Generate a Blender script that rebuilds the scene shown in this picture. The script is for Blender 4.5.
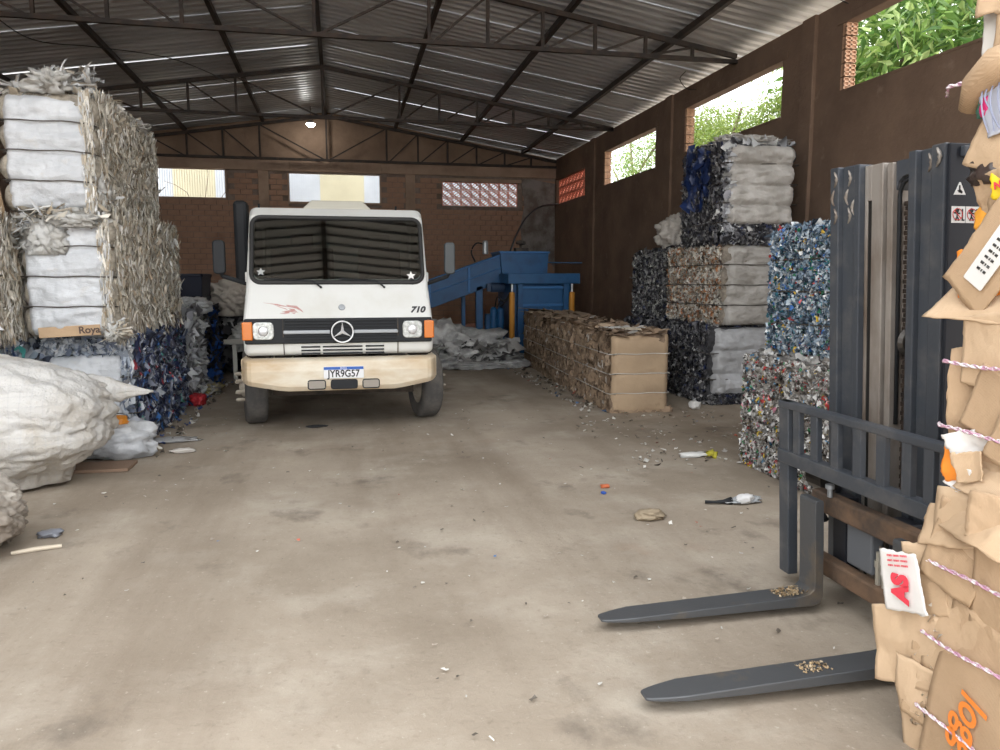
import bpy, bmesh, math, random
import numpy as np
from math import sin, cos, pi, radians
from mathutils import Vector, Matrix, noise

for o in list(bpy.data.objects):
    bpy.data.objects.remove(o)
SC = bpy.context.scene
COL = SC.collection
random.seed(7)
RNG = np.random.default_rng(11)

# ------------------------------------------------------------------ camera, sky, sun, exposure
cam_d = bpy.data.cameras.new('camera')
cam_d.sensor_fit = 'HORIZONTAL'
cam_d.sensor_width = 36.0
cam_d.lens = 27.0
cam_d.clip_start = 0.05
cam_d.clip_end = 300
cam = bpy.data.objects.new('camera', cam_d)
cam.location = (0, 0, 1.55)
cam.rotation_euler = (radians(90 - 7.294), 0, radians(-11.948))
COL.objects.link(cam)
SC.camera = cam

world = bpy.data.worlds.new('world')
SC.world = world
world.use_nodes = True
bg = world.node_tree.nodes['Background']
bg.inputs[0].default_value = (0.97, 0.985, 1.0, 1)
bg.inputs[1].default_value = 2.6

sun_d = bpy.data.lights.new('sun', 'SUN')
sun_d.energy = 4.0
sun_d.angle = radians(3)
sun_d.color = (1.0, 0.95, 0.86)
sun = bpy.data.objects.new('sun', sun_d)
sun.rotation_euler = Vector((0.62, -0.40, -0.95)).to_track_quat('-Z', 'Y').to_euler()
sun.location = (-20, 8, 30)
COL.objects.link(sun)

SC.view_settings.view_transform = 'Standard'
SC.view_settings.look = 'None'
SC.view_settings.gamma = 1.0
SC.view_settings.use_curve_mapping = False
SC.view_settings.exposure = 0.52

# ------------------------------------------------------------------ materials
MATS = {}
def mat(name, col, rough=0.7, metal=0.0, col2=None, nscale=3.0, lo=0.4, hi=0.6, bump=0.0, bscale=30.0,
        stretch=(1, 1, 1), attr=False, spec=0.5, detail=6.0, trans=None, col3=None, n3=0.8, lo3=.45, hi3=.7,
        emit=None, estr=0.0, coat=0.0, coord='Object', wave=0.0, lines=None):
    if name in MATS:
        return MATS[name]
    m = bpy.data.materials.new(name)
    m.use_nodes = True
    nt = m.node_tree
    N, L = nt.nodes, nt.links
    b = N['Principled BSDF']
    b.inputs['Roughness'].default_value = rough
    b.inputs['Metallic'].default_value = metal
    b.inputs['Specular IOR Level'].default_value = spec
    b.inputs['Coat Weight'].default_value = coat
    tc = N.new('ShaderNodeTexCoord')
    mp = N.new('ShaderNodeMapping')
    mp.inputs['Scale'].default_value = stretch
    L.new(tc.outputs[coord], mp.inputs[0])
    cur = None
    if attr:
        a = N.new('ShaderNodeAttribute'); a.attribute_name = 'Col'
        cur = a.outputs['Color']
    def layer(cur, ca, cb, sc, lo, hi):
        nz = N.new('ShaderNodeTexNoise')
        nz.inputs['Scale'].default_value = sc
        nz.inputs['Detail'].default_value = detail
        nz.inputs['Roughness'].default_value = 0.6
        L.new(mp.outputs[0], nz.inputs['Vector'])
        mr = N.new('ShaderNodeMapRange')
        mr.inputs[1].default_value = lo; mr.inputs[2].default_value = hi
        L.new(nz.outputs[0], mr.inputs[0])
        mx = N.new('ShaderNodeMix'); mx.data_type = 'RGBA'
        L.new(mr.outputs[0], mx.inputs[0])
        if cur is None: mx.inputs[6].default_value = (*ca, 1)
        else: L.new(cur, mx.inputs[6])
        mx.inputs[7].default_value = (*cb, 1)
        return mx.outputs[2]
    if col2 is not None:
        cur = layer(cur, col, col2, nscale, lo, hi)
    if col3 is not None:
        cur = layer(cur, col, col3, n3, lo3, hi3)
    if lines:
        for ax in 'XZ':
            wv = N.new('ShaderNodeTexWave'); wv.bands_direction = ax; wv.inputs['Scale'].default_value = lines[0]; wv.inputs['Distortion'].default_value = 1.2; wv.inputs['Detail Scale'].default_value = .6
            L.new(mp.outputs[0], wv.inputs['Vector'])
            mr = N.new('ShaderNodeMapRange'); mr.inputs[1].default_value = .93; mr.inputs[2].default_value = 1.0; mr.inputs[4].default_value = lines[2]
            L.new(wv.outputs['Fac'], mr.inputs[0])
            mx = N.new('ShaderNodeMix'); mx.data_type = 'RGBA'; L.new(mr.outputs[0], mx.inputs[0])
            if cur is None: mx.inputs[6].default_value = (*col, 1)
            else: L.new(cur, mx.inputs[6])
            mx.inputs[7].default_value = (*lines[1], 1)
            cur = mx.outputs[2]
    if cur is None:
        b.inputs['Base Color'].default_value = (*col, 1)
    else:
        L.new(cur, b.inputs['Base Color'])
    if bump > 0:
        nz = N.new('ShaderNodeTexNoise')
        nz.inputs['Scale'].default_value = bscale
        nz.inputs['Detail'].default_value = 8
        nz.inputs['Roughness'].default_value = 0.65
        L.new(mp.outputs[0], nz.inputs['Vector'])
        bp = N.new('ShaderNodeBump')
        bp.inputs['Strength'].default_value = bump
        bp.inputs['Distance'].default_value = 0.02
        L.new(nz.outputs[0], bp.inputs['Height'])
        L.new(bp.outputs[0], b.inputs['Normal'])
    if wave > 0:
        wv = N.new('ShaderNodeTexWave'); wv.inputs['Scale'].default_value = 75; wv.inputs['Distortion'].default_value = .6
        wv.bands_direction = 'X'
        L.new(mp.outputs[0], wv.inputs['Vector'])
        b2 = N.new('ShaderNodeBump'); b2.inputs['Strength'].default_value = wave; b2.inputs['Distance'].default_value = .004
        L.new(wv.outputs[0], b2.inputs['Height'])
        if bump > 0: L.new(bp.outputs[0], b2.inputs['Normal'])
        L.new(b2.outputs[0], b.inputs['Normal'])
    if emit is not None:
        b.inputs['Emission Color'].default_value = (*emit, 1)
        b.inputs['Emission Strength'].default_value = estr
    if trans:
        out = N['Material Output']
        tl = N.new('ShaderNodeBsdfTranslucent')
        if cur is None: tl.inputs[0].default_value = (*col, 1)
        else: L.new(cur, tl.inputs[0])
        ms = N.new('ShaderNodeMixShader'); ms.inputs[0].default_value = trans
        L.new(b.outputs[0], ms.inputs[1]); L.new(tl.outputs[0], ms.inputs[2])
        L.new(ms.outputs[0], out.inputs[0])
    MATS[name] = m
    return m

def floor_material():
    """dusty concrete: pale base, broad dirt, tyre streaks along the shed, dark oil spots, pale worn patches"""
    m = bpy.data.materials.new('floor_concrete'); m.use_nodes = True
    nt = m.node_tree; N, L = nt.nodes, nt.links
    b = N['Principled BSDF']; b.inputs['Roughness'].default_value = .85; b.inputs['Specular IOR Level'].default_value = .3
    tc = N.new('ShaderNodeTexCoord')
    cur = None
    def layer(cur, base, colr, sc, lo, hi, stretch=(1, 1, 1), amt=1.0, det=7, rough=.62):
        mp = N.new('ShaderNodeMapping'); mp.inputs['Scale'].default_value = stretch; L.new(tc.outputs['Object'], mp.inputs[0])
        nz = N.new('ShaderNodeTexNoise'); nz.inputs['Scale'].default_value = sc; nz.inputs['Detail'].default_value = det; nz.inputs['Roughness'].default_value = rough
        L.new(mp.outputs[0], nz.inputs['Vector'])
        mr = N.new('ShaderNodeMapRange'); mr.inputs[1].default_value = lo; mr.inputs[2].default_value = hi; mr.inputs[4].default_value = amt
        L.new(nz.outputs[0], mr.inputs[0])
        mx = N.new('ShaderNodeMix'); mx.data_type = 'RGBA'; L.new(mr.outputs[0], mx.inputs[0])
        if cur is None: mx.inputs[6].default_value = (*base, 1)
        else: L.new(cur, mx.inputs[6])
        mx.inputs[7].default_value = (*colr, 1)
        return mx.outputs[2]
    cur = layer(None, (.425, .365, .295), (.265, .22, .17), .45, .36, .64)
    cur = layer(cur, None, (.50, .45, .38), 1.3, .5, .75, amt=.8)
    cur = layer(cur, None, (.21, .165, .122), .9, .48, .68, (1.0, .14, 1), .7)
    cur = layer(cur, None, (.13, .11, .09), 1.7, .58, .72, (1, .8, 1), .8)
    cur = layer(cur, None, (.33, .20, .125), .8, .62, .8, amt=.5)
    cur = layer(cur, None, (.20, .165, .125), 22, .58, .76, amt=.45, det=4)
    cur = layer(cur, None, (.55, .50, .42), 34, .64, .74, amt=.5, det=3)
    L.new(cur, b.inputs['Base Color'])
    nz = N.new('ShaderNodeTexNoise'); nz.inputs['Scale'].default_value = 16; nz.inputs['Detail'].default_value = 9; nz.inputs['Roughness'].default_value = .7
    L.new(tc.outputs['Object'], nz.inputs['Vector'])
    bp = N.new('ShaderNodeBump'); bp.inputs['Strength'].default_value = .4; bp.inputs['Distance'].default_value = .02
    L.new(nz.outputs[0], bp.inputs['Height']); L.new(bp.outputs[0], b.inputs['Normal'])
    return m

def glass_mat(name, tint=(0.75, 0.8, 0.78), ior=1.6, rough=0.02):
    m = bpy.data.materials.new(name); m.use_nodes = True
    nt = m.node_tree; N, L = nt.nodes, nt.links
    for n in list(N):
        if n.type != 'OUTPUT_MATERIAL': N.remove(n)
    t = N.new('ShaderNodeBsdfTransparent'); t.inputs[0].default_value = (*tint, 1)
    g = N.new('ShaderNodeBsdfGlossy'); g.inputs['Roughness'].default_value = rough
    f = N.new('ShaderNodeFresnel'); f.inputs[0].default_value = ior
    ms = N.new('ShaderNodeMixShader')
    L.new(f.outputs[0], ms.inputs[0]); L.new(t.outputs[0], ms.inputs[1]); L.new(g.outputs[0], ms.inputs[2])
    out = [n for n in N if n.type == 'OUTPUT_MATERIAL'][0]
    L.new(ms.outputs[0], out.inputs[0])
    MATS[name] = m
    return m

M_floor = floor_material()
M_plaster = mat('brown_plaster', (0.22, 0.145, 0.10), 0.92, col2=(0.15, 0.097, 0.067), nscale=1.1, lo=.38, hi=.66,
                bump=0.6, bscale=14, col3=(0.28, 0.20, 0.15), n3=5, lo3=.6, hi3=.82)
M_beam = mat('beam_plaster', (0.40, 0.28, 0.20), 0.9, col2=(0.30, 0.205, 0.145), nscale=1.5, bump=.4, bscale=15)
M_brick = mat('brick_clay', (0.42, 0.25, 0.165), 0.9, col2=(0.29, 0.17, 0.115), nscale=2.0, lo=.35, hi=.65, bump=.5, bscale=30, coord='Object')
M_mortar = mat('mortar', (0.20, 0.145, 0.11), 0.95, col2=(0.28, 0.22, 0.18), nscale=3, bump=.5, bscale=25)
M_terra = mat('terracotta', (0.78, 0.29, 0.19), 0.85, col2=(0.66, 0.23, 0.15), nscale=8, bump=.3)
M_hollow = mat('hollow_clay', (0.66, 0.42, 0.28), 0.9, col2=(0.55, 0.33, 0.21), nscale=12, bump=.3)
M_roof = mat('galvanised_roof', (0.66, 0.67, 0.68), 0.38, 0.5, col2=(0.48, 0.49, 0.51), nscale=1.3, lo=.35, hi=.7, stretch=(.6, 3, 1), bump=.05, bscale=6)
M_roof2 = mat('galvanised_roof_dull', (0.54, 0.55, 0.56), 0.42, 0.5, col2=(0.40, 0.41, 0.425), nscale=1.3, lo=.35, hi=.7, stretch=(.6, 3, 1), bump=.05, bscale=6)
M_steel = mat('dark_steel', (0.032, 0.026, 0.023), 0.6, 0.3, col2=(0.06, 0.04, 0.03), nscale=6)
M_out = mat('outside_ground', (0.40, 0.34, 0.28), 0.9, col2=(0.33, 0.27, 0.21), nscale=.4, bump=.2, bscale=6)

# ------------------------------------------------------------------ mesh helpers
def curve(pts, n=6):
    """Catmull-Rom samples through pts"""
    P = [Vector(p) for p in pts]; P = [P[0] * 2 - P[1]] + P + [P[-1] * 2 - P[-2]]
    out = []
    for i in range(1, len(P) - 2):
        for k in range(n):
            t = k / n; a, b, c, d = P[i - 1], P[i], P[i + 1], P[i + 2]
            out.append(.5 * ((2 * b) + (c - a) * t + (2 * a - 5 * b + 4 * c - d) * t * t + (3 * b - a - 3 * c + d) * t ** 3))
    out.append(P[-2]); return out

class MB:
    """Collects shapes; build() links them as ONE mesh object."""
    def __init__(s):
        s.v = []; s.f = []; s.c = None
    def add(s, vs, fs):
        k = len(s.v)
        s.v.extend([tuple(p) for p in vs]); s.f.extend([tuple(i + k for i in f) for f in fs])
        return s
    def box(s, x0, x1, y0, y1, z0, z1):
        vs = [(x0, y0, z0), (x1, y0, z0), (x1, y1, z0), (x0, y1, z0), (x0, y0, z1), (x1, y0, z1), (x1, y1, z1), (x0, y1, z1)]
        return s.add(vs, [(0, 3, 2, 1), (4, 5, 6, 7), (0, 1, 5, 4), (1, 2, 6, 5), (2, 3, 7, 6), (3, 0, 4, 7)])
    def bar(s, p0, p1, w, h=None, up=(0, 0, 1)):
        h = h or w
        p0, p1 = Vector(p0), Vector(p1)
        d = (p1 - p0).normalized(); u = Vector(up)
        if abs(d.dot(u)) > .98: u = Vector((0, 1, 0))
        a = d.cross(u).normalized(); b = a.cross(d)
        vs = []
        for p in (p0, p1):
            for sa, sb in ((-1, -1), (1, -1), (1, 1), (-1, 1)):
                vs.append(p + a * sa * w / 2 + b * sb * h / 2)
        return s.add(vs, [(3, 2, 1, 0), (4, 5, 6, 7), (0, 1, 5, 4), (1, 2, 6, 5), (2, 3, 7, 6), (3, 0, 4, 7)])
    def tube(s, pts, r, n=8, cap=True):
        pts = [Vector(p) for p in pts]
        rs = r if isinstance(r, (list, tuple)) else [r] * len(pts)
        vs = []; fs = []
        for i, p in enumerate(pts):
            t = (pts[min(i + 1, len(pts) - 1)] - pts[max(i - 1, 0)]).normalized()
            u = Vector((0, 0, 1)) if abs(t.z) < .95 else Vector((1, 0, 0))
            a = t.cross(u).normalized(); b = t.cross(a)
            for k in range(n):
                an = 2 * pi * k / n
                vs.append(p + (a * cos(an) + b * sin(an)) * rs[i])
        for i in range(len(pts) - 1):
            for k in range(n):
                fs.append((i * n + k, i * n + (k + 1) % n, (i + 1) * n + (k + 1) % n, (i + 1) * n + k))
        if cap:
            fs.append(tuple(range(n - 1, -1, -1))); fs.append(tuple((len(pts) - 1) * n + k for k in range(n)))
        return s.add(vs, fs)
    def lathe(s, prof, axis='z', c=(0, 0, 0), n=24):
        """prof: list of (radius, height) pairs revolved about the axis through c."""
        vs = []; fs = []
        for (r, h) in prof:
            for k in range(n):
                a = 2 * pi * k / n
                x, y = r * cos(a), r * sin(a)
                p = {'z': (x, y, h), 'x': (h, x, y), 'y': (x, h, y)}[axis]
                vs.append((p[0] + c[0], p[1] + c[1], p[2] + c[2]))
        m = len(prof)
        for i in range(m - 1):
            for k in range(n):
                fs.append((i * n + k, i * n + (k + 1) % n, (i + 1) * n + (k + 1) % n, (i + 1) * n + k))
        ring = prof[0] == prof[-1]
        if prof[0][0] > 1e-4 and not ring: fs.append(tuple(range(n - 1, -1, -1)))
        if prof[-1][0] > 1e-4 and not ring: fs.append(tuple((m - 1) * n + k for k in range(n)))
        return s.add(vs, fs)
    def prism(s, poly, axis, a, b):
        """poly: 2-D outline; extruded along axis from a to b. x:(y,z) y:(x,z) z:(x,y)"""
        def P(p, t): return {'x': (t, p[0], p[1]), 'y': (p[0], t, p[1]), 'z': (p[0], p[1], t)}[axis]
        n = len(poly)
        vs = [P(p, a) for p in poly] + [P(p, b) for p in poly]
        fs = [tuple(range(n - 1, -1, -1)), tuple(range(n, 2 * n))]
        for i in range(n): fs.append((i, (i + 1) % n, n + (i + 1) % n, n + i))
        return s.add(vs, fs)
    def grid(s, fn, nu, nv):
        vs = [fn(i / nu, j / nv) for j in range(nv + 1) for i in range(nu + 1)]
        fs = [(j * (nu + 1) + i, j * (nu + 1) + i + 1, (j + 1) * (nu + 1) + i + 1, (j + 1) * (nu + 1) + i) for j in range(nv) for i in range(nu)]
        return s.add(vs, fs)
    def build(s, name, m, parent=None, smooth=False, bevel=0.0, bseg=2, world=False, solid=0.0, fixn=True):
        me = bpy.data.meshes.new(name)
        off = Vector((0, 0, 0))
        if world and parent is not None:
            q = parent
            while q is not None:
                off += q.location; q = q.parent
        me.from_pydata([tuple(Vector(p) - off) for p in s.v], [], s.f)
        if fixn:
            bm = bmesh.new(); bm.from_mesh(me)
            bmesh.ops.recalc_face_normals(bm, faces=bm.faces)
            bm.to_mesh(me); bm.free()
        me.materials.append(m)
        if smooth: me.polygons.foreach_set('use_smooth', [True] * len(me.polygons))
        o = bpy.data.objects.new(name, me)
        COL.objects.link(o)
        if parent is not None: o.parent = parent
        if solid:
            md = o.modifiers.new('solid', 'SOLIDIFY'); md.thickness = solid; md.offset = 0
        if bevel:
            md = o.modifiers.new('bevel', 'BEVEL'); md.width = bevel; md.segments = bseg; md.limit_method = 'ANGLE'; md.angle_limit = radians(35)
        return o

def thing(name, label, cat, loc=(0, 0, 0), rz=0.0, group=None):
    o = bpy.data.objects.new(name, None)
    o.empty_display_size = 0.1
    o.location = loc; o.rotation_euler = (0, 0, rz)
    COL.objects.link(o)
    tag(o, label, cat, group)
    return o
def tag(o, label, cat, group=None):
    o['label'] = label; o['category'] = cat
    if group: o['group'] = group
    return o
def struct(o):
    o['kind'] = 'structure'; return o
def stuff(o):
    o['kind'] = 'stuff'; return o
def copy_part(src, parent=None, name=None):
    c = src.copy(); COL.objects.link(c)
    if parent is not None: c.parent = parent
    return c
def bake(o):
    """apply modifiers into the mesh"""
    dg = bpy.context.evaluated_depsgraph_get()
    me = bpy.data.meshes.new_from_object(o.evaluated_get(dg))
    o.modifiers.clear(); o.data = me
    return o
def kill(o):
    bpy.data.objects.remove(o)
def fbm(p, oc=3):
    return noise.fractal(Vector(p), 1.0, 2.0, oc)
def text_part(name, body, size, m, parent, loc, rot, depth=0.002, sx=1.0, shear=0.0, world=True, align='CENTER', bold=0.0):
    cu = bpy.data.curves.new(name, 'FONT')
    cu.body = body; cu.size = size; cu.extrude = depth; cu.align_x = align; cu.align_y = 'CENTER'; cu.shear = shear; cu.offset = bold
    t = bpy.data.objects.new('t', cu); COL.objects.link(t)
    t.scale = (sx, 1, 1)
    bpy.context.view_layer.update()
    dg = bpy.context.evaluated_depsgraph_get()
    me = bpy.data.meshes.new_from_object(t.evaluated_get(dg))
    me.transform(Matrix.Diagonal((sx, 1, 1, 1)))
    kill(t)
    me.materials.clear(); me.materials.append(m)
    o = bpy.data.objects.new(name, me); COL.objects.link(o)
    o.parent = parent
    off = Vector((0, 0, 0))
    if world:
        q = parent
        while q is not None: off += q.location; q = q.parent
    o.location = Vector(loc) - off
    o.rotation_euler = rot
    return o

def flake_mesh(name, sets, m, parent):
    """sets: list of (verts(n,9,3), colours(n,3)); one joined mesh of small crumpled flakes."""
    V = np.concatenate([a for a, b in sets]); C = np.concatenate([b for a, b in sets])
    n = len(V)
    quads = np.array([[0, 1, 4, 3], [1, 2, 5, 4], [3, 4, 7, 6], [4, 5, 8, 7]])
    F = (np.arange(n)[:, None, None] * 9 + quads[None]).reshape(-1, 4)
    me = bpy.data.meshes.new(name)
    me.vertices.add(n * 9); me.vertices.foreach_set('co', V.reshape(-1).astype(np.float32))
    me.loops.add(F.size); me.loops.foreach_set('vertex_index', F.reshape(-1).astype(np.int32))
    me.polygons.add(len(F)); me.polygons.foreach_set('loop_start', (np.arange(len(F)) * 4).astype(np.int32))
    at = me.attributes.new('Col', 'FLOAT_COLOR', 'POINT')
    cc = np.ones((n, 9, 4), np.float32); cc[:, :, :3] = C[:, None, :]
    at.data.foreach_set('color', cc.reshape(-1))
    me.update(calc_edges=True)
    me.polygons.foreach_set('use_smooth', [True] * len(me.polygons))
    me.materials.append(m)
    o = bpy.data.objects.new(name, me); COL.objects.link(o)
    o.parent = parent
    return stuff(o)

def flakes(n, O, U, V, su, sv, pal, curl=.3, tilt=.5, ang=.3, lift=(0, .03), bulge=None, jit=.12, tint=None):
    """n crumpled flakes on the rectangle O + u*U + v*V, normal U x V."""
    O, U, V = (np.array(q, float) for q in (O, U, V))
    Nn = np.cross(U, V); Nn /= np.linalg.norm(Nn)
    uh, vh = U / np.linalg.norm(U), V / np.linalg.norm(V)
    r = RNG
    uu, vv = r.random(n), r.random(n)
    a = r.uniform(su[0], su[1], n); b = r.uniform(sv[0], sv[1], n)
    ga, gb = np.meshgrid([-.5, 0, .5], [-.5, 0, .5])
    la = ga.reshape(1, 9) * a[:, None]; lb = gb.reshape(1, 9) * b[:, None]
    lc = r.normal(0, 1, (n, 9)) * curl * np.minimum(a, b)[:, None]
    la = la + r.normal(0, .12, (n, 9)) * a[:, None]; lb = lb + r.normal(0, .08, (n, 9)) * b[:, None]
    t = r.normal(0, tilt, n)[:, None]; th = r.normal(0, ang, n)[:, None]; t2 = r.normal(0, tilt * .5, n)[:, None]
    la, lc = la * np.cos(t) - lc * np.sin(t), la * np.sin(t) + lc * np.cos(t)
    lb, lc = lb * np.cos(t2) - lc * np.sin(t2), lb * np.sin(t2) + lc * np.cos(t2)
    la, lb = la * np.cos(th) - lb * np.sin(th), la * np.sin(th) + lb * np.cos(th)
    h = r.uniform(lift[0], lift[1], n)
    if bulge is not None: h = h + bulge(uu, vv)
    P = O + uu[:, None] * U + vv[:, None] * V + h[:, None] * Nn
    W = P[:, None, :] + la[..., None] * uh + lb[..., None] * vh + lc[..., None] * Nn
    cols = np.array([p[:3] for p in pal], float); wts = np.array([p[3] for p in pal], float); wts /= wts.sum()
    C = cols[r.choice(len(pal), n, p=wts)] * r.uniform(1 - 2.5 * jit, 1 + 2 * jit, (n, 1))
    return W, np.clip(C, 0, 1)
# ------------------------------------------------------------------ the setting
XW, XL, YB, RX = 6.0, -6.5, 20.8, -0.25
def roof_z(x, y):
    """height of the trusses' top chord"""
    k = (x - RX) / (XW - RX) if x > RX else (x - RX) / (XL - RX)
    return 5.83 - 0.97 * k - 0.012 * (y - 13.5)

fl = MB().grid(lambda u, v: (XL + u * (XW - XL), -0.6 + v * (YB + .6), 0.006 * fbm((u * 9, v * 14, 3), 3)), 60, 90).build('floor', M_floor, smooth=True)
struct(fl)
g = MB().box(-40, 40, -30, 60, -.2, -.03).build('ground', M_out); struct(g)

# right wall with three open windows and a vent-block grille
WIN = [(13.92, 16.80, 3.68, 4.44), (9.67, 12.65, 3.76, 4.51), (5.2, 8.40, 3.81, 4.60)]
GR = (18.20, 20.70, 3.62, 4.29)
b = MB()
def colz(y0, y1, z0=None, z1=None):
    if z0 is None:
        b.box(XW, XW + .15, y0, y1, 0, 4.86)
    else:
        b.box(XW, XW + .15, y0, y1, 0, z0); b.box(XW, XW + .15, y0, y1, z1, 4.86)
colz(-.5, 5.2); colz(*WIN[2]); colz(8.4, 9.67); colz(*WIN[1]); colz(12.65, 13.92); colz(*WIN[0]); colz(16.8, 18.2); colz(*GR); colz(20.7, 20.95)
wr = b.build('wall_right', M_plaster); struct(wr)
def window(n):
    o = bpy.data.objects.new('window_%d' % n, None); COL.objects.link(o); return struct(o)
WO = [window(3), window(2), window(1)]
for (y0, y1, z0, z1), wo in zip(WIN, WO):
    MB().box(XW - .015, XW + .16, y0 - .12, y1 + .12, z1 - .005, z1 + .09).build('lintel', M_plaster, wo, bevel=.008)
    MB().box(XW - .008, XW + .17, y0, y1, z0 - .02, z0 + .006).build('sill', M_plaster, wo)
# pilasters
for i, y in enumerate((17.55, 13.28, 9.05, 4.8)):
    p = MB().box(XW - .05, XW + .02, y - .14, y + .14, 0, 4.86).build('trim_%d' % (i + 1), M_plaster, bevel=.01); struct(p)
# hollow clay bricks showing in the far jamb of every window
hb = None
for (y0, y1, z0, z1), wo in zip(WIN, WO):
    n = int(round((z1 - z0) / .152)); hh = (z1 - z0) / n
    for k in range(n):
        m_ = MB()
        y_ = y1 - .02; za = z0 + k * hh + .008; zb = z0 + (k + 1) * hh - .008
        xa, xb = XW - .004, XW + .15
        for j in range(3):
            xc = xa + (xb - xa) * j / 2; w_ = .012
            m_.box(max(xa, xc - w_), min(xb, xc + w_), y_ - .035, y_, za, zb)
        for j in range(4):
            zc = za + (zb - za) * j / 3
            m_.box(xa, xb, y_ - .035, y_ + .0, max(za, zc - .009), min(zb, zc + .009))
        m_.box(xa, xb, y_ - .01, y_ + .03, za, zb)
        m_.build('hollow_brick', M_hollow, wo)

def vent_block(bw, bh, dp):
    m_ = MB(); t = .02
    dp = .05; m_.box(-bw / 2, bw / 2, 0, dp, -bh / 2, -bh / 2 + t).box(-bw / 2, bw / 2, 0, dp, bh / 2 - t, bh / 2)
    m_.box(-bw / 2, -bw / 2 + t, 0, dp, -bh / 2, bh / 2).box(bw / 2 - t, bw / 2, 0, dp, -bh / 2, bh / 2)
    a, c = bw / 2 - t, bh / 2 - t
    for k in (-1, 0, 1):
        q = k * .62
        p0 = (-a, .035, -c - q * c) if False else None
    for (u0, v0, u1, v1) in ((-a, -c, a, c), (-a, 0, 0, c), (0, -c, a, 0), (-a, 0, 0, -c), (0, c, a, 0)):
        m_.bar((u0, dp / 2, v0), (u1, dp / 2, v1), .026, dp * .9, up=(0, 1, 0))
    return m_
# grille in the right wall
nb, nr = 8, 3
bw, bh = (GR[1] - GR[0]) / nb, (GR[3] - GR[2]) / nr
src = None; wo = window(4)
for i in range(nb):
    for j in range(nr):
        if src is None:
            src = vent_block(bw - .01, bh - .01, .09).build('vent_block', M_terra, wo); o = src
        else: o = copy_part(src, wo)
        o.rotation_euler = (0, 0, pi / 2)
        o.location = (XW + .12, GR[0] + (i + .5) * bw, GR[2] + (j + .5) * bh)

# left wall
wl = MB().box(XL - .15, XL, -.5, YB + .15, 0, 4.86).build('wall_left', M_plaster); struct(wl)
# back wall
OP = [(-4.47, -2.83, 3.63, 4.34), (-1.24, 1.11, 3.57, 4.30), (2.79, 4.91, 3.54, 4.19)]
b = MB()
xs = sorted({XL - .15, XW + .15} | {o[0] for o in OP} | {o[1] for o in OP})
for xa, xb in zip(xs[:-1], xs[1:]):
    h = [o for o in OP if abs(o[0] - xa) < 1e-6]
    if h:
        b.box(xa, xb, YB + .035, YB + .15, 0, h[0][2]); b.box(xa, xb, YB + .035, YB + .15, h[0][3], 4.4)
    else:
        b.box(xa, xb, YB + .035, YB + .15, 0, 4.4)
wb = b.build('wall_back', M_mortar); struct(wb)
MB().prism([(XL - .15, 4.38), (XW + .15, 4.38), (XW + .15, roof_z(XW, YB) + .07), (RX, roof_z(RX, YB) + .128), (XL - .15, roof_z(XL, YB) + .128)], 'y', YB + .01, YB + .15).build('gable', mat('gable_plaster', (.33, .225, .155), .92, col2=(.24, .16, .11), nscale=1.2, bump=.5, bscale=14), wb)
for xa, xb in ((XL, -1.2), (-1.2, 1.15), (1.15, XW)):
    zt = 4.62
    MB().box(xa, xb, YB - .03, YB + .02, 4.345, zt).build('bond_beam', M_beam, wb, bevel=.01)
for x in (-1.88, 1.92):
    MB().box(x - .13, x + .13, YB - .015, YB + .05, 0, 4.36).build('concrete_column', M_beam, wb, bevel=.01)
pp = MB()
pp.prism([(5.05, 2.3), (5.3, 2.0), (5.7, 2.1), (5.98, 1.9), (5.98, 4.2), (5.3, 4.3), (5.0, 4.3), (5.1, 3.6), (4.98, 3.0)], 'y', YB - .012, YB + .04)
pp.build('plaster_patch', mat('grey_render', (.15, .12, .10), .9, col2=(.26, .24, .22), nscale=2.5, bump=.5), wb)
# bricks: the 300 that show largest one by one, the rest joined
blk = MB(); bl, bhh, t = 0.30, 0.138, .014
cands = []
for row in range(31):
    z = row * bhh
    x = XL - (0.15 if row % 2 else 0)
    while x < XW:
        xa, xb = max(XL, x), min(XW, x + bl) - t
        x += bl
        if xb - xa < .06 or z + bhh > 4.36: continue
        if any(xb > o[0] - .0 and xa < o[1] + .0 and z + bhh > o[2] and z < o[3] for o in OP): continue
        if any(abs((xa + xb) / 2 - c) < .16 for c in (-1.88, 1.92)): continue
        cands.append((xa, xb, z, z + bhh - t))
def vis(c):
    xm = (c[0] + c[1]) / 2; z = c[2]
    s_ = 0
    if 1.9 < xm < 5.2 and z > 1.9: s_ = 3
    elif -4.6 < xm < 1.9 and z > 2.35: s_ = 2.5
    elif -4.6 < xm < -2.2 and z > 1.9: s_ = 2.8
    return s_ + .001 * z
cands.sort(key=vis, reverse=True)
bmesh_src = {}
for i, (xa, xb, za, zb) in enumerate(cands):
    dy = random.uniform(-.006, .006)
    if i < 300:
        w_ = round(xb - xa, 3)
        if w_ not in bmesh_src:
            bmesh_src[w_] = MB().box(0, w_, 0, .06, 0, zb - za).build('brick', M_brick, wb); o = bmesh_src[w_]
        else: o = copy_part(bmesh_src[w_], wb)
        o.location = (xa, YB + dy, za)
    else:
        blk.box(xa, xb, YB + dy, YB + .06, za, zb)
stuff(blk.build('brickwork', M_brick, wb))
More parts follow.
